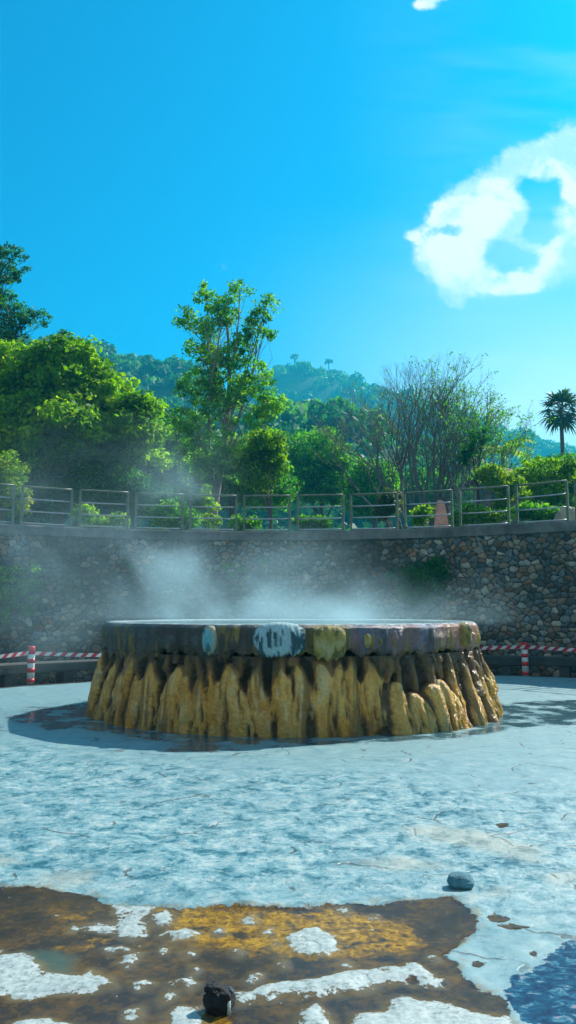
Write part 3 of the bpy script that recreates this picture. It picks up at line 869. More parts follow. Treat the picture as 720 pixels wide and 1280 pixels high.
shp = np.stack([MC[0] + rr_ * np.sin(ph), MC[1] - rr_ * np.cos(ph), z], 1)
# stone colours: tan limestone, ochre and sulphur-yellow growths, dark brown in the clefts
tan = np.array((0.74, 0.37, 0.075)); ochre = np.array((0.66, 0.25, 0.008)); dark = np.array((0.05, 0.024, 0.008)); yel = np.array((0.66, 0.36, 0.012)); olive = np.array((0.19, 0.080, 0.008)); palest = np.array((0.66, 0.46, 0.22))
n1 = fbm(ph * 14, z * 2.0, s=41); n2 = fbm(ph * 45, z * 3.5, s=43); n3 = fbm(ph * 5, z * 5, s=47)
c = tan[None] * (1 + 0.35 * n2)[:, None]
f = sstep(-0.25, 0.35, n1 + 0.35 * n3)[:, None]; c = c * (1 - f * 0.75) + ochre * f * 0.75
right = sstep(0.35, 0.95, ph)[:, None] * sstep(2.9, 2.5, ph)[:, None]
f = (right * sstep(-0.22, 0.15, n3 + 0.6 * n2)[:, None]); c = c * (1 - 0.85 * f) + yel * 0.85 * f
f = (sstep(0.15, 0.5, n2)[:, None] * 0.7); c = c * (1 - f) + palest * f
lowy = sstep(0.32, 0.0, z)[:, None] * 0.5 * sstep(-0.3, 0.3, n2)[:, None]; c = c * (1 - lowy) + np.array((0.20, 0.17, 0.02)) * lowy
upper = np.maximum(sstep(0.45, 0.8, z + 0.2 * n1) * (bul < 0.06), (pid < 0) * 1.0)[:, None]
c = c * (1 - 0.88 * upper) + olive * (1 + 0.9 * n2)[:, None] * 0.88 * upper
topd = sstep(0.72, 0.98, z + 0.22 * n1 + 0.1 * n2)[:, None] * 0.65
c = c * (1 - topd) + np.array((0.17, 0.085, 0.012)) * topd
brs = sstep(0.10, 0.34, fbm(ph * 34, z * 0.9, s=45))[:, None] * 0.7
c = c * (1 - brs) + np.array((0.16, 0.075, 0.012)) * brs
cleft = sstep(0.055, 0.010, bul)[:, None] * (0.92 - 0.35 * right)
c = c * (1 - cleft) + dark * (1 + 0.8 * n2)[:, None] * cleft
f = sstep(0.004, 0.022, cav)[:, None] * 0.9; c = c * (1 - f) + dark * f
redd = (sstep(0.25, 0.4, fbm(ph * 11, z * 4, s=49))[:, None] * sstep(0.4, 0.7, z)[:, None]); c = c * (1 - 0.5 * redd) + np.array((0.16, 0.055, 0.025)) * 0.5 * redd
c = np.clip(c, 0.008, 0.9)
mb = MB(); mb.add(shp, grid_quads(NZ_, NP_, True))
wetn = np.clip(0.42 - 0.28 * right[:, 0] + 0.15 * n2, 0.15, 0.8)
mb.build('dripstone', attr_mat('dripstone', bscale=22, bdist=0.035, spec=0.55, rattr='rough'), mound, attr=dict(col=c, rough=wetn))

# lip
NL, NQ = 1400, 90
phL = np.linspace(-PI, PI, NL, endpoint=False); qL = np.linspace(0, 1, NQ)
QQ, PL = np.meshgrid(qL, phL, indexing='ij'); q = fl(QQ); p_ = fl(PL)
# profile: from under the lip (q=0), round the outside, onto the top and down into the basin (q=1)
prz = np.interp(q, [0, .12, .3, .5, .66, .74, .82, 0.92, 1.0], [0.96, 0.975, 1.06, 1.22, 1.36, 1.40, 1.415, 1.405, 1.32])
prr = np.interp(q, [0, .12, .3, .5, .66, .74, .82, 0.92, 1.0], [2.95, 3.01, 3.04, 3.05, 3.03, 2.99, 2.93, 2.80, 2.74])
sagn = fbm(p_ * 5, q * 0, s=22, o=4)
lf = fbm(p_ * 26, q * 1.5, s=25, o=4)
edgef = sstep(0.75, 0.4, q)
prr = prr + 0.03 * fbm(p_ * 55, q * 2.0, s=87, o=4) * edgef + (0.065 * sagn + 0.055 * lf * edgef) * sstep(0.9, 0.6, q) + 0.02 * fbm(p_ * 9, q * 5, s=29)
drip = 0.20 * np.clip(fbm(p_ * 16, q * 0, s=33, o=3), -0.6, 1) * sstep(0.45, 0.0, q)
prz = prz - drip + 0.008 * sagn * sstep(0.95, 0.7, q)
px_eq = 360 + 1000 * (MC[0] + 3.05 * np.sin(p_)) / (MC[1] - 3.05 * np.cos(p_))
grey = np.array((0.075, 0.075, 0.065)); dkb = np.array((0.045, 0.030, 0.020)); purp = np.array((0.115, 0.085, 0.12)); pink = np.array((0.42, 0.20, 0.13)); yl = np.array((0.42, 0.28, 0.02)); olv = np.array((0.17, 0.13, 0.03))
na = fbm(p_ * 30, q * 1.2, s=35); nb_ = fbm(p_ * 8, q * 3, s=36)
c = grey[None] * (1 + 0.5 * na)[:, None]


def over(c, col, f):
    f = np.clip(f, 0, 1)[:, None]
    return c * (1 - f) + np.asarray(col)[None] * f


fr = np.cos(p_) > -0.3
c = over(c, dkb, sstep(0.0, 0.25, nb_))
c = over(c, olv, sstep(0.22, 0.36, na) * 0.8)
c = over(c, dkb, sstep(272, 280, px_eq) * sstep(322, 312, px_eq) * fr * 0.8)
c = over(c, (0.24, 0.15, 0.02), (sstep(0.12, 0.3, na) * sstep(270, 280, px_eq) * sstep(322, 312, px_eq) * fr))
c = over(c, olv, sstep(382, 388, px_eq) * sstep(440, 430, px_eq) * fr * 0.8)
pz = sstep(432, 440, px_eq + 8 * nb_) * fr
c = over(c, purp * 1.0, pz * 0.9)
c = over(c, (0.22, 0.19, 0.24), pz * sstep(0.1, 0.5, nb_ + 0.4 * sstep(0.45, 0.75, q)))
c = over(c, (0.26, 0.10, 0.07), pz * sstep(0.05, 0.35, fbm(p_ * 12, q * 2, s=81)) * 0.6)
c = over(c, pink, sstep(542, 552, px_eq + 6 * nb_) * fr * (p_ < 1.3))
c = over(c, yl, sstep(1.16, 1.26, p_ + 0.1 * nb_) * (p_ < 2.6))
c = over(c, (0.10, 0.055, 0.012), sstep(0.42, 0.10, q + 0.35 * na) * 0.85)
c = over(c, (0.26, 0.15, 0.015), sstep(0.16, 0.34, fbm(p_ * 40, q * 1.0, s=83)) * sstep(0.75, 0.5, q) * 0.75)
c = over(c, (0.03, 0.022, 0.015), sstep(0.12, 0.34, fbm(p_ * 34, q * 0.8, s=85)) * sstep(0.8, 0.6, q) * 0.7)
c = over(c, (0.40, 0.48, 0.50), sstep(0.72, 0.80, q + 0.05 * na) * (0.85))      # lime scale on the wet upper edge
c = np.clip(c, 0.01, 0.9)
mb = MB(); mb.add(np.stack([MC[0] + prr * np.sin(p_), MC[1] - prr * np.cos(p_), prz], 1), grid_quads(NQ, NL, True))
rl = np.clip(0.42 - 0.24 * pz + 0.1 * na, 0.12, 0.7)
mb.build('lip', attr_mat('wet_lip', bscale=24, bdist=0.03, spec=0.6, rattr='rough'), mound, attr=dict(col=c, rough=rl))
# water in the basin
mb = MB()
aa = np.linspace(-PI, PI, 160, endpoint=False)
rad = np.array([0.0, 0.7, 1.4, 2.1, 2.6, 2.86])
RA, AA2 = np.meshgrid(rad, aa, indexing='ij')
mb.add(np.stack([MC[0] + RA * np.sin(AA2), MC[1] - RA * np.cos(AA2), 1.398 + 0 * RA], -1).reshape(-1, 3), grid_quads(6, 160, True))
t = NT('hot_water')
wm = t.pbr(t.ramp(t.noise(1.2, 3, 0.5, t.pos()), [(0.3, (0.10, 0.24, 0.26)), (0.7, (0.22, 0.40, 0.40))]), 0.06, t.bump(t.noise(9, 4, 0.6, t.pos()), 0.02), 0.5)
mb.build('spring_water', wm, mound)


# crusted lobes hanging over the lip
def lobe(name, pxc, pyc, wpx, hpx, colf, depthm=0.13, flutes=0, seed=1, label=None, roughv=0.7):
    p = px2phi(pxc, 3.05); depth = MC[1] - 3.05 * math.cos(p)
    w = wpx / 1000 * depth / 2; h = hpx / 1000 * depth / 2
    zc = CAM_Z - (pyc - 762) / 1000 * depth
    nu, nv = 120, 70
    th = np.linspace(0, 2 * PI, nu, endpoint=False); ps = np.linspace(-PI / 2, PI / 2, nv)
    PS, TH = np.meshgrid(ps, th, indexing='ij'); PS = PS.ravel(); TH = TH.ravel()
    # lx across, lz up, ly outwards
    se = lambda v, e: np.sign(v) * np.abs(v) ** e
    lx = w * se(np.cos(PS), 0.8) * se(np.cos(TH), 0.8); lz = h * se(np.sin(PS), 0.75); ly = depthm * se(np.cos(PS), 0.8) * se(np.sin(TH), 0.9)
    nn = fbm(lx * 14 + seed * 7, lz * 9, ly * 9, s=seed, o=4)
    st = fbm(lx * 38 + seed, lz * 5, ly * 5, s=seed + 3, o=3)
    k = 1 + 0.14 * nn + 0.10 * st
    if flutes: k = k + 0.22 * (np.abs(np.cos(lx / w * PI * flutes * 0.5)) ** 0.6 - 0.6)
    # lower edge runs out into uneven drips
    lz2 = lz - 0.14 * h * np.clip(fbm(lx * 22 + seed, lx * 0, s=seed + 9, o=3), -0.3, 1) * (lz < 0) * 2
    a = p
    rr = 3.02 + ly * k
    X_ = MC[0] + rr * math.sin(a) + lx * k * math.cos(a); Y_ = MC[1] - rr * math.cos(a) + lx * k * math.sin(a)
    V = np.stack([X_, Y_, zc + lz2 * (0.95 + 0.05 * k)], 1)
    C = colf(lx / w, lz / h, nn, st)
    mb = MB(); mb.add(V, grid_quads(nv, nu, True))
    o = mb.build(name, attr_mat('lobe_' + name + str(seed), bscale=45, bdist=0.014, rough=roughv), mound, attr=dict(col=np.clip(C, 0.01, 0.9)))
    if label: o['label'] = label
    return o


def c_lime(x, y, n, s):
    c = np.array((0.36, 0.50, 0.52))[None] * (1 + 0.3 * s)[:, None]
    c = over(c, (0.030, 0.075, 0.09), sstep(0.02, 0.22, s + 0.5 * n) * sstep(0.9, 0.5, y))
    c = over(c, (0.05, 0.04, 0.03), sstep(-0.75, -1.0, y))
    return c


def c_teal(x, y, n, s):
    c = np.array((0.16, 0.42, 0.46))[None] * (1 + 0.4 * s)[:, None]
    c = over(c, (0.42, 0.34, 0.22), sstep(0.62, 0.9, np.hypot(x, y)) * 0.9)
    return over(c, (0.05, 0.16, 0.18), sstep(0.1, 0.3, n))


def c_gold(x, y, n, s):
    c = np.array((0.36, 0.25, 0.055))[None] * (1 + 0.5 * s)[:, None]
    c = over(c, (0.12, 0.10, 0.03), sstep(0.0, 0.3, n + 0.3 * s))
    return over(c, (0.42, 0.33, 0.16), sstep(0.1, 0.35, -n) * sstep(0.4, -0.2, y))


lobe('lime_crust', 349, 799, 64, 43, c_lime, 0.15, 0, 3, 'broad pale blue crusted patch at the front of the lip')
lobe('lime_crust', 262.5, 799, 19, 35, c_teal, 0.09, 0, 5, 'small oval turquoise crust patch on the lip')
lobe('drip_cluster', 411, 803, 45, 42, c_gold, 0.13, 3, 8, 'fluted golden drip cluster hanging from the lip')
lobe('drip_cluster', 579, 793, 18, 30, c_gold, 0.12, 2, 12)
lobe('drip_cluster', 458, 800, 12, 17, c_gold, 0.08, 2, 14)
lobe('drip_cluster', 473, 802, 8, 12, c_gold, 0.07, 0, 15)

# ------------------------------------------------------------------ small lumps on the foreground crust


def lump(name, loc, size, mat, seed, label, cat, rug=0.25):
    nu, nv = 64, 40
    th = np.linspace(0, 2 * PI, nu, endpoint=False); ps = np.linspace(-PI / 2, PI / 2, nv)
    PS, TH = np.meshgrid(ps, th, indexing='ij'); PS = PS.ravel(); TH = TH.ravel()
    d = np.stack([np.cos(PS) * np.cos(TH), np.cos(PS) * np.sin(TH), np.sin(PS)], 1)
    k = 1 + rug * fbm(d[:, 0] * 1.7 + seed, d[:, 1] * 1.7, d[:, 2] * 1.7, s=seed, o=5) * 1.6
    V = d * k[:, None] * np.array(size)[None] / 2
    V[:, 2] -= V[:, 2].min() * 0.72
    mb = MB(); mb.add(V + np.array(loc)[None], grid_quads(nv, nu, True))
    o = mb.build(name, mat, origin=loc)
    return tag(o, label, cat)


g = on_ground(577, 1108)
lump('mineral_lump', (g[0], g[1] + 0.02, -0.015), (0.155, 0.14, 0.10), M['blue_pale'], 4, 'rounded blue crusted lump beside the brown patch', 'rock', 0.12)
g = on_ground(273, 1261)
bl = empty('black_lump', (g[0], g[1], -0.02))
tag(bl, 'small black knobbly lump with a pale stub standing in the brown wet patch', 'rock')
for nm, off, size, mt, sd in (('lower_lump', (0.0, 0.0, 0.0), (0.120, 0.10, 0.115), M['black_rock'], 3), ('upper_knob', (-0.018, 0.0, 0.075), (0.065, 0.06, 0.05), M['black_rock'], 9), ('grey_knob', (0.040, 0.015, 0.045), (0.055, 0.05, 0.06), M['grey_knob'], 6)):
    loc = (g[0] + off[0], g[1] + off[1], -0.02 + off[2])
    o = lump(nm, loc, size, mt, sd, None, None, 0.3)
    o.parent = bl; o.location = off
mb = MB(); mb.tube([(g[0] + 0.045, g[1] - 0.03, -0.02), (g[0] + 0.043, g[1] - 0.03, 0.045)], 0.009, 10)
mb.build('stub', M['pale_pipe'], bl)


# ------------------------------------------------------------------ plants
def leaves(mb, cen, crad, per, size, up=0.35, aspect=0.5, rg=rng, droop=0.0):
    """a spray of rhombic leaves in a fuzzy flattened ball round every centre"""
    n = len(cen) * per
    C = np.repeat(cen, per, 0); CR = np.repeat(crad, per)
    d = rg.normal(size=(n, 3)); d /= np.linalg.norm(d, axis=1)[:, None]
    rad = rg.random(n) ** 0.45
    P = C + d * (rad * CR)[:, None] * np.array((1, 1, 0.7))
    nrm = d * 0.55 + rg.normal(size=(n, 3)) * 0.55; nrm[:, 2] += up
    nrm /= np.linalg.norm(nrm, axis=1)[:, None]
    t = rg.normal(size=(n, 3)); t -= (t * nrm).sum(1)[:, None] * nrm; t /= np.linalg.norm(t, axis=1)[:, None]
    t[:, 2] -= droop
    b = np.cross(nrm, t)
    L = (size * (0.6 + 0.8 * rg.random(n)))[:, None]
    V = np.stack([P - t * L * 0.5, P + b * L * aspect * 0.5 + t * L * 0.08, P + t * L * 0.5, P - b * L * aspect * 0.5 + t * L * 0.08], 1).reshape(-1, 3)
    q = np.arange(n * 4).reshape(-1, 4)
    ct = np.repeat(rg.random(len(cen)), per) * 0.6 + rg.random(n) * 0.4
    mb.add(V, q, None, np.repeat(ct, 4))


def clumps(blobs, n, rmin, rmax, rg, shell=0.62, gap=0.0, sd=0):
    B = np.array(blobs, float)
    w = (B[:, 3] * B[:, 5] + B[:, 4] * B[:, 5] + B[:, 3] * B[:, 4]); w /= w.sum()
    k = rg.choice(len(B), n, p=w)
    d = rg.normal(size=(n, 3)); d /= np.linalg.norm(d, axis=1)[:, None]
    rad = shell + (1 - shell) * rg.random(n) ** 0.6
    inner = rg.random(n) < 0.22
    rad = np.where(inner, rg.random(n) ** 0.5 * shell, rad)
    P = B[k, :3] + d * rad[:, None] * B[k, 3:6]
    keep = np.ones(n, bool)
    if gap > 0:
        g = fbm(P[:, 0] * 0.9 + sd, P[:, 1] * 0.9, P[:, 2] * 0.9, s=100 + sd, o=2)
        keep = g > (-0.5 + gap)
    return P[keep], (rmin + (rmax - rmin) * rg.random(n))[keep], k[keep]


def bend(a, b, n, amt, rg):
    a = np.asarray(a, float); b = np.asarray(b, float)
    t = np.linspace(0, 1, n)[:, None]
    L = np.linalg.norm(b - a)
    o1 = rg.normal(size=3) * amt * L
    o2 = rg.normal(size=3) * amt * L * 0.4
    return a + (b - a) * t + np.sin(t * PI) * o1 + np.sin(t * 2 * PI) * o2


def tree(name, label, base, blobs, n, leaf, per, crad, mats, trunk_r=0.25, trunk_top=None, limbs=0.4, gap=0.0, seed=1, group=None, cat='tree', twigs=0.35, aspect=0.5, shell=0.62, droop=0.0, trunk_name='trunk', crown_name='crown', up=0.35):
    rg = np.random.default_rng(seed)
    root = empty(name, base); tag(root, label, cat, group)
    P, CR, K = clumps(blobs, n, crad[0], crad[1], rg, shell, gap, seed)
    mb = MB()
    B = np.array(blobs, float)
    top = np.array(trunk_top if trunk_top is not None else (B[:, 0].mean(), B[:, 1].mean(), B[:, 2].mean()))
    base = np.array(base, float)
    tp = bend(base - np.array((0, 0, 0.1)), top, 9, 0.03, rg)
    mb.tube(tp, np.linspace(trunk_r, trunk_r * 0.35, 9), 9, a=0.5)
    mb.tube([base + (0, 0, -0.12), base + (0, 0, 0.25)], [trunk_r * 1.6, trunk_r * 0.95], 9)
    for i, b in enumerate(B):
        j = min(8, max(1, int(8 * (limbs + (1 - limbs) * rg.random() * 0.75))))
        L = np.linalg.norm(b[:3] - tp[j])
        if L < 0.3: continue
        lp = bend(tp[j], b[:3] + np.array((0, 0, b[5] * 0.2)), 6, 0.07, rg)
        r0 = trunk_r * 0.5 * (1 - 0.5 * j / 8)
        mb.tube(lp, np.linspace(r0, r0 * 0.4, 6), 6, cap=False)
        kk = np.where(K == i)[0]
        for c in kk[rg.random(len(kk)) < twigs]:
            s = lp[rg.integers(2, 6)]
            mb.tube(bend(s, P[c], 4, 0.08, rg), [r0 * 0.3, r0 * 0.22, r0 * 0.15, r0 * 0.06], 4, cap=False)
    mb.build(trunk_name, mats[1], root)
    mb = MB(); leaves(mb, P, CR, per, leaf, aspect=aspect, rg=rg, droop=droop, up=up)
    mb.build(crown_name, mats[0], root, smooth=False)
    return root


def blob(px, py, rx, ry, Y_, dep=None):
    """a foliage mass: where it stands and how big it is"""
    c = at(px, py, Y_); k = Y_ / 1000.0
    return (c.x, c.y, c.z, rx * k, (dep if dep else (rx + ry) * 0.5) * k, ry * k)


def base_at(px, Y_, z=3.62):
    return (at(px, 640, Y_).x, Y_, z)


BR, DP, GR, YE, OL = ((M['leaf_bright'], M['bark']), (M['leaf_deep'], M['bark']), (M['leaf_green'], M['bark']), (M['leaf_yellow'], M['bark']), (M['leaf_olive'], M['bark_pale']))

# big rounded tree, left
Y0 = 38
tree('broadleaf_tree', 'large rounded bright green tree filling the left side behind the railing', base_at(70, Y0),
     [blob(20, 480, 62, 52, Y0), blob(78, 470, 55, 50, Y0 - 1), blob(120, 500, 50, 42, Y0), blob(165, 535, 42, 40, Y0 - 1), blob(60, 540, 70, 50, Y0 - 2), blob(130, 565, 62, 40, Y0 - 1), blob(-30, 530, 60, 60, Y0), blob(185, 570, 30, 30, Y0), blob(20, 580, 45, 30, Y0)],
     620, 0.30, 95, (0.35, 0.95), BR, 0.35, seed=21, gap=0.12, twigs=0.15, up=0.5)
# tall airy tree behind it
Y0 = 44
tree('airy_tree', 'tall sparse tree rising above the big rounded tree at the left edge', base_at(-25, Y0),
     [blob(12, 330, 26, 26, Y0), blob(-15, 360, 30, 30, Y0), blob(10, 385, 24, 22, Y0), blob(44, 398, 22, 11, Y0), blob(12, 420, 24, 16, Y0), blob(84, 425, 20, 9, Y0), blob(-20, 420, 40, 30, Y0), blob(100, 432, 14, 7, Y0)],
     330, 0.17, 40, (0.18, 0.5), (M['leaf_deep'], M['bark_dark']), 0.25, trunk_top=tuple(at(-5, 330, Y0)), seed=8, gap=0.10, twigs=0.6)
# bush in autumn tint, left edge
Y0 = 28
tree('shrub', 'yellow green shrub with reddish tips at the left edge behind the railing', base_at(8, Y0),
     [blob(5, 590, 28, 26, Y0), blob(-15, 610, 30, 30, Y0), blob(18, 625, 20, 20, Y0)], 130, 0.12, 55, (0.16, 0.38), YE, 0.07, seed=14, cat='shrub', trunk_name='stems', crown_name='foliage')
# the slender tree in the middle
Y0 = 36
tree('slender_tree', 'tall slender tree in the middle with an open feathery crown and thin pale trunk', base_at(262, Y0),
     [blob(300, 365, 14, 16, Y0), blob(258, 372, 16, 18, Y0), blob(280, 390, 20, 20, Y0), blob(334, 380, 13, 13, Y0), blob(322, 400, 16, 18, Y0), blob(232, 400, 14, 16, Y0), blob(256, 410, 18, 16, Y0), blob(330, 418, 16, 8, Y0), blob(300, 425, 22, 16, Y0), blob(246, 436, 20, 16, Y0), blob(282, 452, 34, 20, Y0),
      blob(315, 470, 30, 22, Y0), blob(250, 482, 32, 22, Y0), blob(295, 505, 48, 22, Y0), blob(335, 505, 20, 22, Y0), blob(245, 525, 30, 24, Y0), blob(300, 545, 42, 26, Y0), blob(338, 550, 20, 18, Y0), blob(232, 560, 26, 20, Y0), blob(275, 575, 34, 18, Y0), blob(245, 592, 22, 14, Y0), blob(300, 592, 24, 14, Y0)],
     880, 0.16, 32, (0.16, 0.46), (M['leaf_fresh'], M['bark_pale']), 0.16, trunk_top=tuple(at(282, 380, Y0)), limbs=0.35, seed=31, gap=0.22, twigs=0.45)
tree('bright_tree', 'small bright lime green tree low beside the slender tree', base_at(330, 34),
     [blob(335, 555, 24, 16, 34), blob(315, 575, 26, 16, 34), blob(345, 580, 16, 14, 34), blob(322, 600, 20, 12, 34)], 170, 0.17, 55, (0.2, 0.5), BR, 0.1, seed=33, gap=0.05)
tree('sapling', 'thin lime green sapling just behind the railing left of centre', base_at(262, 26.5),
     [blob(258, 618, 6, 16, 26.5), blob(264, 640, 10, 14, 26.5), blob(266, 655, 13, 9, 26.5)], 46, 0.10, 34, (0.08, 0.22), BR, 0.025, seed=36, twigs=0.5)
# dark trees filling the middle ground behind
fills = [
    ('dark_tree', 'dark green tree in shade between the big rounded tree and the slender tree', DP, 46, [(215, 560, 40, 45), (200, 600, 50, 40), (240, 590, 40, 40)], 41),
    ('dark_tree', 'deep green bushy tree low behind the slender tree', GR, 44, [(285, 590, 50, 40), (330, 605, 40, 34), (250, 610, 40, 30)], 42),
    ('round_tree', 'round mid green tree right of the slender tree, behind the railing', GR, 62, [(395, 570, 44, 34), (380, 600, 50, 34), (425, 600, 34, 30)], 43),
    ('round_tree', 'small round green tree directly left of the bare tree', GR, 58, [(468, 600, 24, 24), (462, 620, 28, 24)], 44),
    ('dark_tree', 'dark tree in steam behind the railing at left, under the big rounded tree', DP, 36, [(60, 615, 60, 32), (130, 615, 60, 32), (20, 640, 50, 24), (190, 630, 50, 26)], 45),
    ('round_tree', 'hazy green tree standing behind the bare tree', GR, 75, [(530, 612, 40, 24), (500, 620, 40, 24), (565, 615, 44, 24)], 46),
]
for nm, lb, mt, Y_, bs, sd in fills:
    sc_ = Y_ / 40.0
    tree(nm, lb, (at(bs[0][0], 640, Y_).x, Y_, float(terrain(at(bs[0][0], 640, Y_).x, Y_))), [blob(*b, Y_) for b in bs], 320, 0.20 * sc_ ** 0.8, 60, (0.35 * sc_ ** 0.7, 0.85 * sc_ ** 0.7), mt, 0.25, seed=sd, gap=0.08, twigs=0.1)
# shrubs right
shr = [
    ('broad yellow green bush behind the railing at the right edge', BR, 31, [(690, 590, 42, 16), (720, 600, 40, 26), (660, 600, 30, 20), (700, 620, 50, 22)], 61, 330),
    ('dense green bush below the palm at the right edge', GR, 33, [(670, 585, 24, 14), (705, 582, 30, 14), (735, 590, 30, 20)], 62, 200),
    ('loose yellow leaved bush right of the dark thin trunk', YE, 29, [(622, 600, 18, 14), (608, 590, 14, 10), (640, 612, 18, 16), (628, 632, 8, 14)], 63, 130),
    ('low green bush at the foot of the dark thin trunk', BR, 28, [(588, 640, 20, 8), (610, 645, 22, 8), (575, 650, 14, 6)], 64, 90),
    ('small lime green bush left of the pink slab behind the railing', BR, 27, [(526, 646, 8, 9), (530, 636, 5, 7)], 65, 30),
    ('low dark hedge bush behind the railing under the yellow bush', GR, 27.5, [(660, 640, 22, 10), (690, 645, 20, 9)], 66, 110),
    ('small olive bush behind the railing left of the bare tree', OL, 29, [(488, 625, 12, 16), (480, 640, 14, 10)], 67, 60),
    ('low pale green bush behind the railing right of the slender tree', GR, 30, [(398, 655, 16, 8), (380, 652, 14, 8)], 68, 60),
    ('wispy green bush behind the railing in the steam at left', BR, 27, [(125, 655, 22, 8), (105, 640, 10, 10), (150, 650, 10, 8)], 69, 60),
    ('broad shaded bush between the sapling and the bright tree', GR, 30, [(225, 650, 26, 14), (205, 638, 18, 12), (300, 655, 26, 8)], 70, 120),
]
for lb, mt, Y_, bs, sd, n in shr:
    tree('shrub', lb, base_at(bs[0][0], Y_), [blob(*b, Y_) for b in bs], n, 0.125, 48, (0.14, 0.34), mt, 0.05, seed=sd, cat='shrub', gap=0.05, trunk_name='stems', crown_name='foliage', twigs=0.25, limbs=0.2)

# ------------------------------------------------------------------ bare, many-stemmed tree
Y0 = 37.0
bt = empty('bare_tree', base_at(545, Y0))
tag(bt, 'wide vase-shaped tree with many bare grey branches and a few small leaves', 'tree')
rg = np.random.default_rng(77)
mbB = MB(); tips = []
bx, by = at(540, 640, Y0).x, Y0


def grow(p, d, L, r, lvl):
    n = 4
    pts = [p]; dd = d.copy()
    for k in range(n):
        dd = dd + rg.normal(size=3) * (0.035 if lvl < 2 else 0.09)
        dd[2] += 0.02 if lvl < 3 else 0.05
        dd /= np.linalg.norm(dd)
        pts.append(pts[-1] + dd * L / n)
    r1 = r * 0.74
    mbB.tube(np.array(pts), np.linspace(r, r1, n + 1), 7 if lvl == 0 else (5 if lvl < 3 else 3), cap=False, a=0.5)
    if lvl >= 6:
        tips.append(pts[-1]); tips.append(pts[2]); return
    if lvl >= 3: tips.append(pts[-1])
    nch = 2 if rg.random() < 0.35 else 3
    for c in range(nch):
        q = pts[-1] if c < 2 else pts[rg.integers(2, 4)]
        ax = rg.normal(size=3); ax[2] *= 0.4
        nd = dd + ax * (0.24 if lvl < 2 else 0.38)
        nd[2] = max(nd[2], 0.30 if lvl > 2 else 0.6)
        nd /= np.linalg.norm(nd)
        grow(q, nd, L * (0.78 if lvl < 2 else 0.74) * rg.uniform(0.8, 1.12), r1 * 0.83, lvl + 1)


stems = [(-0.42, 3.1, .09), (-0.33, 3.4, .09), (-0.24, 3.4, .10), (-0.15, 3.5, .10), (-0.06, 3.5, .11), (0.03, 3.4, .12), (0.12, 3.3, .11), (0.21, 3.4, .11), (0.31, 3.3, .10), (0.42, 2.9, .09), (0.0, 3.0, .09), (-0.10, 3.1, .09), (0.26, 2.9, .08)]
for i, (lean, L, r) in enumerate(stems):
    dpt = rg.uniform(-0.4, 0.4)
    d = np.array((lean * 1.05, dpt * 0.6, 1.0)); d /= np.linalg.norm(d)
    grow(np.array((bx + lean * 2.6, by + dpt * 0.8, 3.55)), d, L * 0.80, r * 1.0, 0)
mbB.tube([(bx - 0.55, by, 3.4), (bx - 0.5, by, 4.6), (bx - 0.2, by, 6.2)], [0.30, 0.22, 0.14], 12)
mbB.tube([(bx + 0.75, by + .3, 3.4), (bx + 0.8, by + .3, 4.8), (bx + 0.8, by + .2, 6.4)], [0.28, 0.22, 0.13], 12)
mbB.build('trunk', M['bark_grey'], bt)
tips = np.array(tips)
keepp = rg.random(len(tips)) < np.clip(0.10 + 0.06 * (tips[:, 0] - bx), 0.03, 0.4)
tp_ = tips[keepp]
mb = MB(); leaves(mb, tp_, np.full(len(tp_), 0.26), 6, 0.10, rg=rg, aspect=0.55)
mb.build('crown', M['leaf_green'], bt, smooth=False)

# ------------------------------------------------------------------ thin dark-trunked tree with drooping fronds, palm


def frond_fan(mb, o, d, L, nb, spread, rg, droop):
    """fan palm leaf: blades radiating from the end of the stalk"""
    o = np.array(o); d = np.array(d) / np.linalg.norm(d)
    side = np.cross(d, (0, 0, 1)); side /= np.linalg.norm(side) + 1e-9
    up = np.cross(side, d)
    for k in range(nb):
        a = (k / (nb - 1) - 0.5) * spread
        b = d * math.cos(a) + side * math.sin(a) + up * 0.12 * rg.normal()
        w = np.cross(b, up); w /= np.linalg.norm(w) + 1e-9
        l = L * (1 - 0.25 * abs(a) / (spread / 2)) * rg.uniform(0.85, 1.05)
        m = o + b * l * 0.55; e = o + b * l + np.array((0, 0, -droop * l))
        ww = l * 0.075
        mb.add([o - w * ww * .3, o + w * ww * .3, m + w * ww, m - w * ww], [(0, 1, 2, 3)], a=rg.random())
        mb.add([m - w * ww, m + w * ww, e], None, [(0, 1, 2)], a=rg.random())


Y0 = 58
pm = empty('fan_palm', base_at(703, Y0)); tag(pm, 'tall fan palm with a thin straight trunk at the right edge', 'palm')
c0 = at(701, 512, Y0)
mb = MB(); bp = base_at(705, Y0)
mb.tube(bend(bp, c0, 8, 0.008, rg), np.linspace(0.20, 0.13, 8), 10); mb.build('trunk', M['bark'], pm)
mb = MB(); sk = MB()
for k in range(30):
    az = k * 2.399; el = 1.25 - 2.1 * (k / 29.0)
    d = np.array((math.cos(az) * math.cos(el), math.sin(az) * math.cos(el), math.sin(el)))
    o = np.array(c0) + d * 0.85 + np.array((0, 0, -0.1 * (1 - el)))
    sk.tube([np.array(c0), o], [0.03, 0.02], 4)
    frond_fan(mb, o, d + np.array((0, 0, -0.15)), 1.15, 15, 3.6, rg, 0.22)
mb.build('crown', M['leaf_palm'], pm, smooth=False); sk.build('leaf_stalks', M['leaf_palm'], pm)


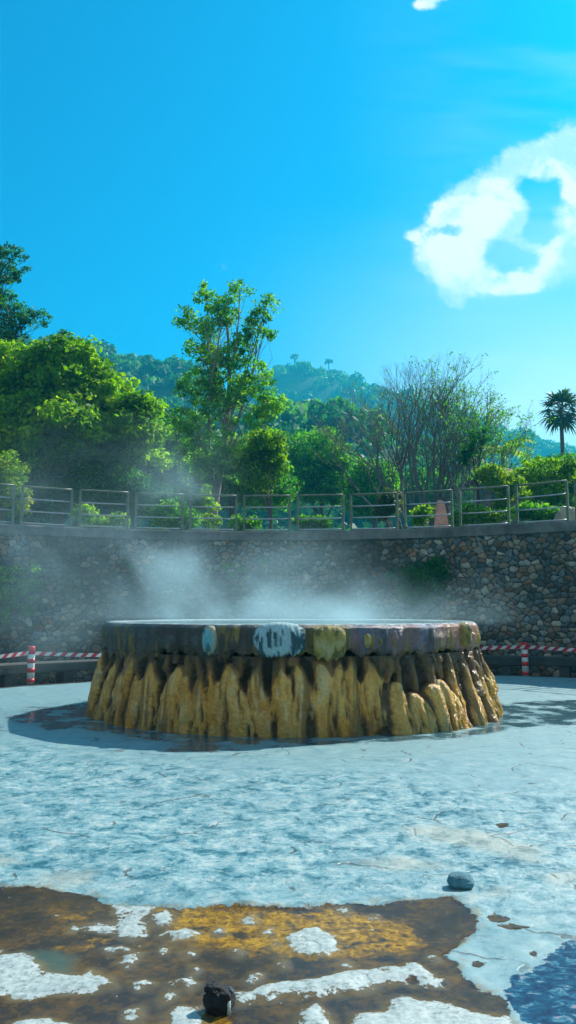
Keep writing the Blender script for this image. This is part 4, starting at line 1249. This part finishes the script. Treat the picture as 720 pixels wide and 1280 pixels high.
def feather(mb, o, az, L, rise, rg):
    pts = []
    for t in np.linspace(0, 1, 14):
        pts.append(np.array(o) + np.array((math.cos(az) * L * t, math.sin(az) * L * t, rise * L * t - 1.15 * L * t ** 2.3 * (0.6))))
    pts = np.array(pts)
    mb.tube(pts, np.linspace(0.025, 0.006, 14), 4, a=0.4)
    sd = np.array((-math.sin(az), math.cos(az), 0))
    for i in range(2, 14):
        for s in (-1, 1):
            for q in (0, 0.5):
                p = pts[i - 1] * (1 - q) + pts[i] * q
                l = L * 0.26 * (1 - abs(i / 14 - 0.45))
                e = p + sd * s * l * 0.75 + np.array((0, 0, -0.45 * l)) + (pts[i] - pts[i - 1]) * 1.2
                w = (pts[i] - pts[i - 1]) * 0.22
                mb.add([p - w, p + w, e + w * .2, e - w * .2], [(0, 1, 2, 3)], a=rg.random())


Y0 = 42
fp = empty('feather_palm', base_at(628, Y0)); tag(fp, 'yellow green palm with drooping feathery fronds right of the bare tree', 'palm')
c0 = at(628, 566, Y0); mb = MB(); mb.tube(bend(base_at(628, Y0), c0, 6, 0.02, rg), np.linspace(0.14, 0.09, 6), 9); mb.build('trunk', M['bark_pale'], fp)
mb = MB()
for k in range(17): feather(mb, c0, k * 2.399, rg.uniform(1.5, 2.0), rg.uniform(0.35, 1.1), rg)
mb.build('crown', M['leaf_bright'], fp, smooth=False)

Y0 = 31
tree('thin_tree', 'thin tree with a straight black trunk and small dark crown before the bare tree', base_at(592, Y0),
     [blob(588, 560, 8, 10, Y0), blob(600, 545, 12, 10, Y0), blob(580, 572, 8, 8, Y0)], 40, 0.14, 26, (0.12, 0.3), (M['leaf_deep'], M['bark_dark']), 0.10, trunk_top=tuple(at(591, 572, Y0)), limbs=0.8, seed=91, twigs=0.8)


# plants on the wall
def wall_plant(name, label, spots, n, leaf, mat, seed, rmin, rmax):
    rg = np.random.default_rng(seed)
    pts = []
    for (px, py, rx, ry) in spots:
        k = int(n * rx * ry / sum(a[2] * a[3] for a in spots))
        for _ in range(k):
            a = rg.random() * 2 * PI; q = math.sqrt(rg.random())
            x, y = px + rx * q * math.cos(a), py + ry * q * math.sin(a)
            # meet the wall's inner face along that line of sight
            Yw = 22.5
            for _i in range(8):
                w = at(x, y, Yw); ang_ = math.asin(max(-.99, min(.99, (w.x - WC[0]) / (WR - 0.35))))
                Yw = WC[1] + (WR - 0.35 - 0.25 * rg.random() * (1 - q)) * math.cos(ang_)
            pts.append(tuple(at(x, y, Yw)))
    pts = np.array(pts)
    # root at the foot: stems run from the joints of the wall
    top = pts[np.argmax(pts[:, 2])]
    root = empty(name, tuple(top)); tag(root, label, 'plant')
    mb = MB()
    for p in pts[rg.random(len(pts)) < 0.35]:
        d = np.array((p[0] - WC[0], p[1] - WC[1])); d /= np.linalg.norm(d)
        a = np.array((WC[0] + d[0] * (WR - 0.1), WC[1] + d[1] * (WR - 0.1), p[2] - 0.25 - 0.3 * rg.random()))
        mb.tube(bend(a, p, 4, 0.1, rg), [0.012, 0.010, 0.008, 0.004], 4, cap=False)
    mb.build('stems', M['bark'], root)
    mb = MB(); leaves(mb, pts, rmin + (rmax - rmin) * rg.random(len(pts)), 34, leaf, rg=rg, droop=0.3)
    mb.build('foliage', mat, root, smooth=False)


wall_plant('wall_shrub', 'dark green shrub growing out of the stone wall above the mound', [(530, 728, 26, 24), (505, 722, 18, 16), (545, 712, 16, 14), (515, 745, 24, 8)], 90, 0.10, M['leaf_deep'], 5, 0.14, 0.3)
wall_plant('hanging_plant', 'green trailing plant on the stone wall at the left edge', [(12, 730, 22, 22), (40, 735, 12, 14), (8, 760, 14, 18), (45, 712, 7, 10), (30, 760, 6, 12)], 70, 0.10, M['leaf_green'], 6, 0.10, 0.22)
wall_plant('wall_weeds', 'small faint green weeds on the stone wall in the steam left of centre', [(165, 705, 10, 6), (290, 712, 14, 8), (220, 738, 10, 5), (330, 700, 6, 5)], 26, 0.08, M['leaf_green'], 7, 0.07, 0.14)


# ------------------------------------------------------------------ forest on the hills: past counting, one mass
def forest():
    rg = np.random.default_rng(5)
    mb = MB()
    cen, rad = [], []
    for (y0, y1, n, s0, s1) in ((80, 190, 420, 2.6, 4.2), (190, 340, 900, 3.0, 5.0), (340, 650, 1500, 3.6, 6.5), (650, 1160, 1300, 5.0, 9.0)):
        yy = y0 + (y1 - y0) * rg.random(n) ** 0.9
        u = rg.uniform(-0.44, 0.46, n)
        xx = u * yy
        zz = terrain(xx, yy)
        r = s0 + (s1 - s0) * rg.random(n)
        big = rg.random(n) < 0.04
        r = np.where(big, r * 1.25, r)
        rise = np.where(big, r * 0.9, r * rg.uniform(0.1, 0.7, n))
        cen.append(np.stack([xx, yy, zz + rise], 1)); rad.append(r)
    cen = np.vstack(cen); rad = np.concatenate(rad)
    # ridge line trees that show against the sky
    for tbl, r0, w, n in ((ridge_A, 330, 0, 60), (ridge_B, 640, 0, 90), (ridge_C, 1150, 0, 70)):
        u = rg.uniform(-0.36, 0.40, n); xx = u * r0; yy = r0 + rg.uniform(-6, 6, n); zz = terrain(xx, yy); r = (3.0 if r0 < 400 else 4.5 if r0 < 800 else 6.0) * rg.uniform(0.6, 1.2, n)
        cen = np.vstack([cen, np.stack([xx, yy, zz + r * 0.6], 1)]); rad = np.concatenate([rad, r])
    keep = cen[:, 2] > 4.0
    cen, rad = cen[keep], rad[keep]
    # two ridge trees with clear stems
    for px, py in ((368, 447), (411, 453)):
        c = at(px, py, 640); cen = np.vstack([cen, [tuple(c)]]); rad = np.concatenate([rad, [3.6]])
        mb.tube([(c.x, c.y, c.z - 7), (c.x, c.y, c.z)], [0.5, 0.3], 6, cap=False, a=0.1)
    per = 110
    n = len(cen) * per
    C = np.repeat(cen, per, 0); RD = np.repeat(rad, per)
    d = rg.normal(size=(n, 3)); d[:, 2] = np.abs(d[:, 2]) * 1.0 - 0.25; d /= np.linalg.norm(d, axis=1)[:, None]
    lob = 1 + 0.35 * vnoise(d[:, 0] * 2.2 + C[:, 0], d[:, 1] * 2.2 + C[:, 1], d[:, 2] * 2.2, s=9)
    P = C + d * (RD * lob * (0.72 + 0.3 * rg.random(n)))[:, None] * np.array((1, 1, 0.85))
    nrm = d * 0.9 + rg.normal(size=(n, 3)) * 0.45; nrm /= np.linalg.norm(nrm, axis=1)[:, None]
    t = rg.normal(size=(n, 3)); t -= (t * nrm).sum(1)[:, None] * nrm; t /= np.linalg.norm(t, axis=1)[:, None]
    b = np.cross(nrm, t)
    L = (RD * 0.24 * (0.6 + 0.8 * rg.random(n)))[:, None]
    V = np.stack([P - t * L, P + b * L * 0.7, P + t * L, P - b * L * 0.7], 1).reshape(-1, 3)
    ct = np.repeat(rg.random(len(cen)), per) * 0.75 + rg.random(n) * 0.25
    mb.add(V, np.arange(n * 4).reshape(-1, 4), None, np.repeat(ct, 4))
    o = mb.build('hillside_forest', M['forest'], smooth=False)
    tag(o, 'hazy green forest covering the hills behind the trees', 'forest', kind='stuff')


forest()

# ------------------------------------------------------------------ things on the terrace
# pink slab
g0 = base_at(551, 25.8, 3.62)
mb = MB()
P_ = [(-0.26, 0), (0.24, 0), (0.25, 0.5), (0.18, 1.0), (0.10, 1.32), (-0.10, 1.36), (-0.20, 0.9), (-0.25, 0.4)]
N = len(P_)
vv = [(g0[0] + x, g0[1] - 0.09 + 0.02 * math.sin(9 * z), g0[2] + z * 1.12) for x, z in P_] + [(g0[0] + x * 0.92, g0[1] + 0.12, g0[2] + z * 1.12) for x, z in P_]
bm = bmesh.new(); bv = [bm.verts.new((a - g0[0], b - g0[1], c - g0[2])) for a, b, c in vv]
bm.faces.new(bv[:N]); bm.faces.new(bv[N:][::-1])
for i in range(N): bm.faces.new((bv[i], bv[i + N], bv[(i + 1) % N + N], bv[(i + 1) % N]))
bmesh.ops.recalc_face_normals(bm, faces=bm.faces)
bmesh.ops.bevel(bm, geom=bm.edges[:], offset=0.03, segments=2, affect='EDGES')
me = bpy.data.meshes.new('stone_slab'); bm.to_mesh(me); bm.free()
o = link('stone_slab', me, M['pink_stone']); o.location = g0; tag(o, 'upright pale pink stone slab behind the railing at the bare tree foot', 'stone')
lump('boulder', (at(712, 640, 26.5).x, 26.5, 3.62), (1.15, 0.8, 1.55), M['beige_stone'], 17, 'beige boulder behind the railing at the right edge', 'rock', 0.16)

# brown-roofed house
Y0 = 60
hc = base_at(634, Y0)
hs = empty('house', hc); tag(hs, 'small house with a brown hipped roof half hidden behind the bushes at right', 'house')
ev = at(622, 594, Y0).z; rt = at(622, 580, Y0).z
mb = MB(); mb.box((hc[0], hc[1] + 2, (hc[2] + ev) / 2), (1.55, 2.0, (ev - hc[2]) / 2)); mb.build('wall', M['plaster'], hs, smooth=False)
mb = MB()
w_, d_ = 2.1, 2.6
mb.add([(hc[0] - w_, hc[1] + 2 - d_, ev), (hc[0] + w_, hc[1] + 2 - d_, ev), (hc[0] + w_, hc[1] + 2 + d_, ev), (hc[0] - w_, hc[1] + 2 + d_, ev), (hc[0] - .9, hc[1] + 2, rt), (hc[0] + .9, hc[1] + 2, rt),
        (hc[0] - w_, hc[1] + 2 - d_, ev - .12), (hc[0] + w_, hc[1] + 2 - d_, ev - .12), (hc[0] + w_, hc[1] + 2 + d_, ev - .12), (hc[0] - w_, hc[1] + 2 + d_, ev - .12)],
       [(0, 1, 5, 4), (2, 3, 4, 5), (0, 6, 7, 1), (1, 7, 8, 2), (2, 8, 9, 3), (3, 9, 6, 0), (9, 8, 7, 6)], [(1, 2, 5), (3, 0, 4)])
mb.build('roof', M['roof'], hs, smooth=False)
for dx in (-0.8, 0.8):
    mb = MB(); mb.box((hc[0] + dx, hc[1] - 0.01, ev - 1.3), (0.36, 0.03, 0.5)); mb.build('window', M['dark_glass'], hs, smooth=False)


# parked cars, of which the roofs show over the coping
def car(loc, rz, paint, label, L=4.2, W=1.72, H=1.46):
    root = empty('parked_car', loc, rz); tag(root, label, 'car', 'cars parked on the terrace')
    sec = [(-0.50, 0.50, 0.72, 0.84), (-0.46, 0.40, 0.88, 0.95), (-0.30, 0.22, 0.96, 1.0), (0.0, 0.20, 0.98, 1.0), (0.28, 0.22, 0.96, 1.0), (0.44, 0.32, 0.84, 0.95), (0.50, 0.45, 0.68, 0.82)]
    V = []
    for (fx, lo, hi, fw) in sec:
        w = W / 2 * fw
        for (y, z_) in ((-w * .92, lo), (-w, (lo + hi) / 2), (-w * .9, hi), (w * .9, hi), (w, (lo + hi) / 2), (w * .92, lo)):
            V.append((fx * L, y, z_))
    q = []
    for i in range(len(sec) - 1):
        for j in range(6): q.append((i * 6 + j, i * 6 + (j + 1) % 6, (i + 1) * 6 + (j + 1) % 6, (i + 1) * 6 + j))
    q += [(0, 1, 4, 5), (1, 2, 3, 4)]; e = (len(sec) - 1) * 6; q += [(e + 5, e + 4, e + 1, e), (e + 4, e + 3, e + 2, e + 1)]
    mb = MB(); mb.add(V, q); b = mb.build('body', paint); b.parent = root
    cab = [(-0.44, 0.90, .78), (-0.30, 1.38, .64), (-0.10, H, .62), (0.10, H - .02, .62), (0.30, 0.95, .80)]
    V = []
    for fx, z_, fw in cab:
        V += [(fx * L, -W / 2 * .86, 0.88), (fx * L, -W * fw / 2, z_), (fx * L, W * fw / 2, z_), (fx * L, W / 2 * .86, 0.88)]
    q = []
    for i in range(len(cab) - 1):
        for j in (0, 2): q.append((i * 4 + j, i * 4 + j + 1, i * 4 + 5 + j, i * 4 + 4 + j))
    q += [(1, 2, 6, 5), (13, 14, 18, 17)]
    mb = MB(); mb.add(V, q); g_ = mb.build('window', M['dark_glass'], smooth=False); g_.parent = root
    mb = MB(); mb.add([V[5], V[6], V[10], V[9], V[13], V[14]], [(0, 1, 2, 3), (3, 2, 5, 4)])
    r_ = mb.build('roof', paint); r_.parent = root; md = r_.modifiers.new('t', 'SOLIDIFY'); md.thickness = 0.04; md.offset = 1
    for fx in (-0.31, 0.31):
        for s in (-1, 1):
            mb = MB(); mb.tube([(fx * L, s * (W / 2 - 0.2), 0.31), (fx * L, s * (W / 2 + 0.005), 0.31)], 0.31, 20); w_ = mb.build('wheel', M['rubber']); w_.parent = root
            mb = MB(); mb.tube([(fx * L, s * (W / 2), 0.31), (fx * L, s * (W / 2 + 0.015), 0.31)], 0.19, 14); h_ = mb.build('rim', M['car_white']); h_.parent = w_
    return root


car(base_at(470, 34.8), R(62), M['car_black'], 'dark parked car whose roof shows above the coping left of the bare tree')
car(base_at(513, 35.6), R(78), M['car_blue'], 'blue grey parked car whose roof shows just left of the pink slab')


# ------------------------------------------------------------------ steam and haze
def steam_mat():
    t = NT('steam')
    g = t.n('ShaderNodeNewGeometry')
    pos = g.outputs['Position']
    nz = t.n('ShaderNodeTexNoise'); nz.inputs['Scale'].default_value = 0.55; nz.inputs['Detail'].default_value = 5; nz.inputs['Roughness'].default_value = 0.6; nz.inputs['Distortion'].default_value = 0.8
    mp = t.n('ShaderNodeMapping'); mp.inputs['Scale'].default_value = (0.9, 0.9, 1.15); mp.inputs['Rotation'].default_value = (0, 0.5, 0); t.l(pos, mp.inputs[0]); t.l(mp.outputs[0], nz.inputs['Vector'])
    n = nz.outputs['Fac']
    # warp
    nw = t.n('ShaderNodeTexNoise'); nw.inputs['Scale'].default_value = 0.8; nw.inputs['Detail'].default_value = 4; t.l(pos, nw.inputs['Vector'])
    sub = t.n('ShaderNodeVectorMath', operation='SUBTRACT'); t.l(nw.outputs['Color'], sub.inputs[0]); sub.inputs[1].default_value = (0.5, 0.5, 0.5)
    sc_ = t.n('ShaderNodeVectorMath', operation='SCALE'); t.l(sub.outputs[0], sc_.inputs[0]); sc_.inputs['Scale'].default_value = 1.5
    add = t.n('ShaderNodeVectorMath', operation='ADD'); t.l(pos, add.inputs[0]); t.l(sc_.outputs[0], add.inputs[1])
    tot = None
    # (centre, radii, strength)
    for c, r, s in (((-0.2, 13.3, 1.40), (2.7, 2.5, 0.34), 0.75), ((-1.4, 13.4, 1.85), (2.2, 2.0, 0.55), 0.26), ((-2.9, 13.6, 2.1), (1.8, 2.0, 0.8), 0.14), ((1.7, 13.2, 1.45), (1.7, 2.0, 0.40), 0.48),
                    ((-1.7, 13.6, 3.0), (0.7, 0.9, 1.35), 0.42), ((-4.4, 13.8, 1.6), (2.0, 2.4, 1.6), 0.09), ((-3.4, 14.0, 3.4), (2.3, 2.2, 1.4), 0.065), ((-0.4, 13.6, 2.2), (1.4, 1.6, 0.6), 0.14)):
        v1 = t.n('ShaderNodeVectorMath', operation='SUBTRACT'); t.l(add.outputs[0], v1.inputs[0]); v1.inputs[1].default_value = c
        v2 = t.n('ShaderNodeVectorMath', operation='DIVIDE'); t.l(v1.outputs[0], v2.inputs[0]); v2.inputs[1].default_value = r
        v3 = t.n('ShaderNodeVectorMath', operation='DOT_PRODUCT'); t.l(v2.outputs[0], v3.inputs[0]); t.l(v2.outputs[0], v3.inputs[1])
        e = t.math('MULTIPLY', t.math('EXPONENT', t.math('MULTIPLY', v3.outputs['Value'], -1.0)), s)
        tot = e if tot is None else t.math('ADD', tot, e)
    puff = t.step(n, 0.43, 0.62)
    dens = t.math('MULTIPLY', tot, t.math('ADD', 0.12, t.math('MULTIPLY', puff, 1.25)))
    dens = t.math('MAXIMUM', t.math('SUBTRACT', dens, 0.006), 0.0)
    sx = t.n('ShaderNodeSeparateXYZ'); t.l(pos, sx.inputs[0])
    # fades out before it meets the sides of its box
    lowz = t.math('MAXIMUM', t.step(sx.outputs[2], 1.34, 1.50), t.math('MULTIPLY', t.step(sx.outputs[0], -2.9, -4.2), t.step(sx.outputs[2], 0.05, 0.9)))
    fade = t.math('MULTIPLY', t.math('MULTIPLY', t.step(sx.outputs[2], 6.3, 4.6), t.step(sx.outputs[0], 3.7, 2.2)), t.math('MULTIPLY', t.step(sx.outputs[0], -8.8, -7.0), lowz))
    dens = t.math('MULTIPLY', dens, fade)
    pv = t.n('ShaderNodeVolumePrincipled')
    pv.inputs['Color'].default_value = (0.62, 0.88, 0.97, 1)
    pv.inputs['Anisotropy'].default_value = 0.25
    t.l(t.math('MULTIPLY', dens, STEAM), pv.inputs['Density'])
    t.l(pv.outputs[0], t.out.inputs['Volume'])
    return t.m


STEAM = 0.50
mb = MB(); mb.box((-2.2, 13.4, 3.27), (6.8, 4.9, 3.23))
st = mb.build('steam', steam_mat(), smooth=False)
tag(st, 'white steam drifting left off the hot spring mound', 'steam', kind='stuff')

t = NT('haze')
pv = t.n('ShaderNodeVolumePrincipled'); pv.inputs['Color'].default_value = (0.04, 0.70, 1.0, 1); pv.inputs['Density'].default_value = 0.0007; pv.inputs['Anisotropy'].default_value = 0.3
t.l(pv.outputs[0], t.out.inputs['Volume'])
mb = MB(); mb.box((0, 0, 128), (1900, 1900, 130))
tag(mb.build('haze', t.m, smooth=False), 'thin blue haze over the hills', 'haze', kind='stuff')

# ------------------------------------------------------------------ sky
world = bpy.data.worlds.new('World'); scene.world = world; world.use_nodes = True
nt = world.node_tree; nt.nodes.clear()


class WT(NT):
    def __init__(s, tree): s.t = tree


w = WT(nt)
outw = w.n('ShaderNodeOutputWorld'); bg = w.n('ShaderNodeBackground')
sky = w.n('ShaderNodeTexSky', sky_type='NISHITA'); sky.sun_disc = False; sky.sun_elevation = SUN_EL; sky.sun_rotation = SUN_AZ
sky.air_density = 1.0; sky.dust_density = 1.0; sky.ozone_density = 2.0
tint = w.mix(1.0, sky.outputs[0], (0.0, 0.84, 1.30), 'MULTIPLY')
tc = w.n('ShaderNodeTexCoord'); sp = w.n('ShaderNodeSeparateXYZ'); w.l(tc.outputs['Generated'], sp.inputs[0])
yc = w.math('MAXIMUM', sp.outputs[1], 0.05)
gx = w.math('DIVIDE', sp.outputs[0], yc); gz = w.math('DIVIDE', sp.outputs[2], yc)
gv = w.n('ShaderNodeCombineXYZ'); w.l(gx, gv.inputs[0]); w.l(gz, gv.inputs[1]); gv.inputs[2].default_value = 3.73
nn1 = w.n('ShaderNodeTexNoise'); nn1.inputs['Scale'].default_value = 9; nn1.inputs['Detail'].default_value = 7; nn1.inputs['Roughness'].default_value = 0.62; w.l(gv.outputs[0], nn1.inputs['Vector'])
nn2 = w.n('ShaderNodeTexNoise'); nn2.inputs['Scale'].default_value = 26; nn2.inputs['Detail'].default_value = 5; nn2.inputs['Roughness'].default_value = 0.6; w.l(gv.outputs[0], nn2.inputs['Vector'])


def gp(px, py):
    d = ray(px, py); return d[0] / d[1], d[2] / d[1]


blobs = [(515, 285, 14, 10, .8), (545, 265, 26, 16, .9), (575, 245, 28, 22, 1), (610, 222, 34, 22, 1), (650, 196, 40, 24, 1.1), (700, 178, 46, 26, 1.2), (760, 190, 60, 60, 1.2), (540, 318, 26, 20, .9), (570, 345, 28, 24, 1.0), (610, 350, 40, 16, .9), (655, 340, 40, 16, .8), (700, 320, 40, 22, .8), (742, 280, 40, 60, 1.0),
         (618, 272, 34, 22, 1.25), (640, 262, 26, 18, 1.1), (697, 300, 28, 16, .6), (694, 262, 16, 30, .42), (655, 298, 26, 14, .5), (548, 292, 22, 14, .6), (600, 330, 40, 20, .6), (582, 305, 28, 20, 1.0), (600, 250, 40, 12, .5), (572, 372, 10, 10, .6), (650, 240, 24, 16, .5), (720, 225, 18, 40, .7),
         (530, 4, 20, 8, 1.0), (548, -6, 20, 8, 0.8)]
holes = [(682, 246, 11, 16, .6), (640, 312, 24, 5, .45), (668, 283, 12, 9, .35), (566, 280, 18, 6, .4)]


def gsum(lst, soft):
    tot = None
    for px, py, rx, ry, s in lst:
        cx_, cz_ = gp(px, py + (9 if py > 50 else 2))
        a = w.math('DIVIDE', w.math('SUBTRACT', gx, cx_), rx / 1000.0 * soft); b = w.math('DIVIDE', w.math('SUBTRACT', gz, cz_), ry / 1000.0 * soft)
        e = w.math('MULTIPLY', w.math('EXPONENT', w.math('MULTIPLY', w.math('ADD', w.math('MULTIPLY', a, a), w.math('MULTIPLY', b, b)), -1.0)), s)
        tot = e if tot is None else w.math('ADD', tot, e)
    return tot


pos_ = gsum(blobs, 1.1); neg_ = gsum(holes, 1.25)
nz_a = w.math('SUBTRACT', nn1.outputs['Fac'], 0.5); nz_b = w.math('SUBTRACT', nn2.outputs['Fac'], 0.5)
dn_ = w.math('ADD', w.math('SUBTRACT', w.math('MINIMUM', pos_, 1.25), neg_), w.math('MULTIPLY', w.math('ADD', w.math('MULTIPLY', nz_a, 2.0), w.math('MULTIPLY', nz_b, 2.0)), w.math('MINIMUM', w.math('MULTIPLY', pos_, 2.0), 1.0)))
cov = w.step(dn_, 0.32, 1.0)
soft = w.step(w.math('SUBTRACT', pos_, w.math('MULTIPLY', neg_, 0.5)), 0.15, 1.4)
cov0 = cov
cov = w.math('MAXIMUM', cov, w.math('MULTIPLY', w.step(w.math('ADD', pos_, w.math('ADD', w.math('MULTIPLY', nz_a, 1.8), w.math('MULTIPLY', nz_b, 1.8))), 0.50, 0.95), 0.55))
# thin bright veil to the right, fanning down from the cloud
veilm = w.n('ShaderNodeMapping'); veilm.inputs['Rotation'].default_value = (0, 0, R(-52)); veilm.inputs['Scale'].default_value = (1.0, 5.0, 1); w.l(gv.outputs[0], veilm.inputs[0])
vn = w.n('ShaderNodeTexNoise'); vn.inputs['Scale'].default_value = 2.2; vn.inputs['Detail'].default_value = 3; w.l(veilm.outputs[0], vn.inputs['Vector'])
veil = w.math('MULTIPLY', w.step(vn.outputs['Fac'], 0.40, 0.75), w.step(gx, 0.05, 0.42))
hz_ = w.math('MULTIPLY', w.step(gz, 0.56, 0.20), w.step(gx, -0.14, 0.42))
veil = w.math('ADD', w.math('MULTIPLY', veil, 0.35), w.math('MULTIPLY', hz_, 0.95), clamp=True)
front_ = w.step(sp.outputs[1], 0.05, 0.3)
skyc = w.mix(w.math('MULTIPLY', veil, front_), tint, (7.2, 8.7, 9.2))
nn3 = w.n('ShaderNodeTexNoise'); nn3.inputs['Scale'].default_value = 14; nn3.inputs['Detail'].default_value = 5; nn3.inputs['Distortion'].default_value = 0.6; w.l(gv.outputs[0], nn3.inputs['Vector'])
cshade = w.step(w.math('ADD', nn3.outputs['Fac'], w.math('MULTIPLY', w.math('SUBTRACT', dn_, 1.0), 0.16)), 0.42, 0.62)
cshade = w.math('MULTIPLY', cshade, cov0)
ccol = w.mix(cshade, (4.9, 7.1, 8.1), (9.6, 9.3, 9.2))
skyc = w.mix(w.math('MULTIPLY', cov, front_), skyc, ccol)
# added unseen fill: warm broken cloud behind the viewer to light the mound
bn = w.n('ShaderNodeTexNoise'); bn.inputs['Scale'].default_value = 3.0; bn.inputs['Detail'].default_value = 5; w.l(tc.outputs['Generated'], bn.inputs['Vector'])
back_fill = w.math('MULTIPLY', w.step(sp.outputs[1], 0.10, -0.35), w.step(bn.outputs['Fac'], 0.36, 0.56))
skyc = w.mix(back_fill, skyc, (5.6, 4.3, 3.3))
w.l(skyc, bg.inputs[0]); bg.inputs[1].default_value = 0.072
w.l(bg.outputs[0], outw.inputs[0])

# ------------------------------------------------------------------ sun, camera, render
sl = bpy.data.lights.new('sun', 'SUN'); sl.energy = 4.9; sl.angle = R(0.6); sl.color = (1.0, 0.95, 0.86)
so = bpy.data.objects.new('sun', sl); COL.objects.link(so); so.rotation_mode = 'QUATERNION'; so.rotation_quaternion = SUN.to_track_quat('Z', 'Y'); so.location = (20, 30, 40)
cd = bpy.data.cameras.new('camera'); cam = bpy.data.objects.new('camera', cd); COL.objects.link(cam)
cam.location = (0, 0, CAM_Z); cam.rotation_euler = (PI / 2 + PITCH, 0, 0)
cd.sensor_fit = 'VERTICAL'; cd.sensor_height = 36.0; cd.lens = 36.0 * FPX / 1280.0
cd.clip_start = 0.05; cd.clip_end = 6000
scene.camera = cam
vs = scene.view_settings
scene.display_settings.display_device = 'sRGB'
vs.view_transform = 'Standard'; vs.look = 'None'; vs.exposure = 0.75; vs.gamma = 1.0
cy = scene.cycles
cy.use_denoising = True
cy.max_bounces = 6; cy.diffuse_bounces = 3; cy.glossy_bounces = 2; cy.transmission_bounces = 3; cy.volume_bounces = 1; cy.transparent_max_bounces = 6
cy.volume_step_rate = 1.0; cy.volume_max_steps = 96
cy.caustics_reflective = False; cy.caustics_refractive = False
cy.use_adaptive_sampling = True; cy.adaptive_threshold = 0.02
cy.sample_clamp_indirect = 4.0
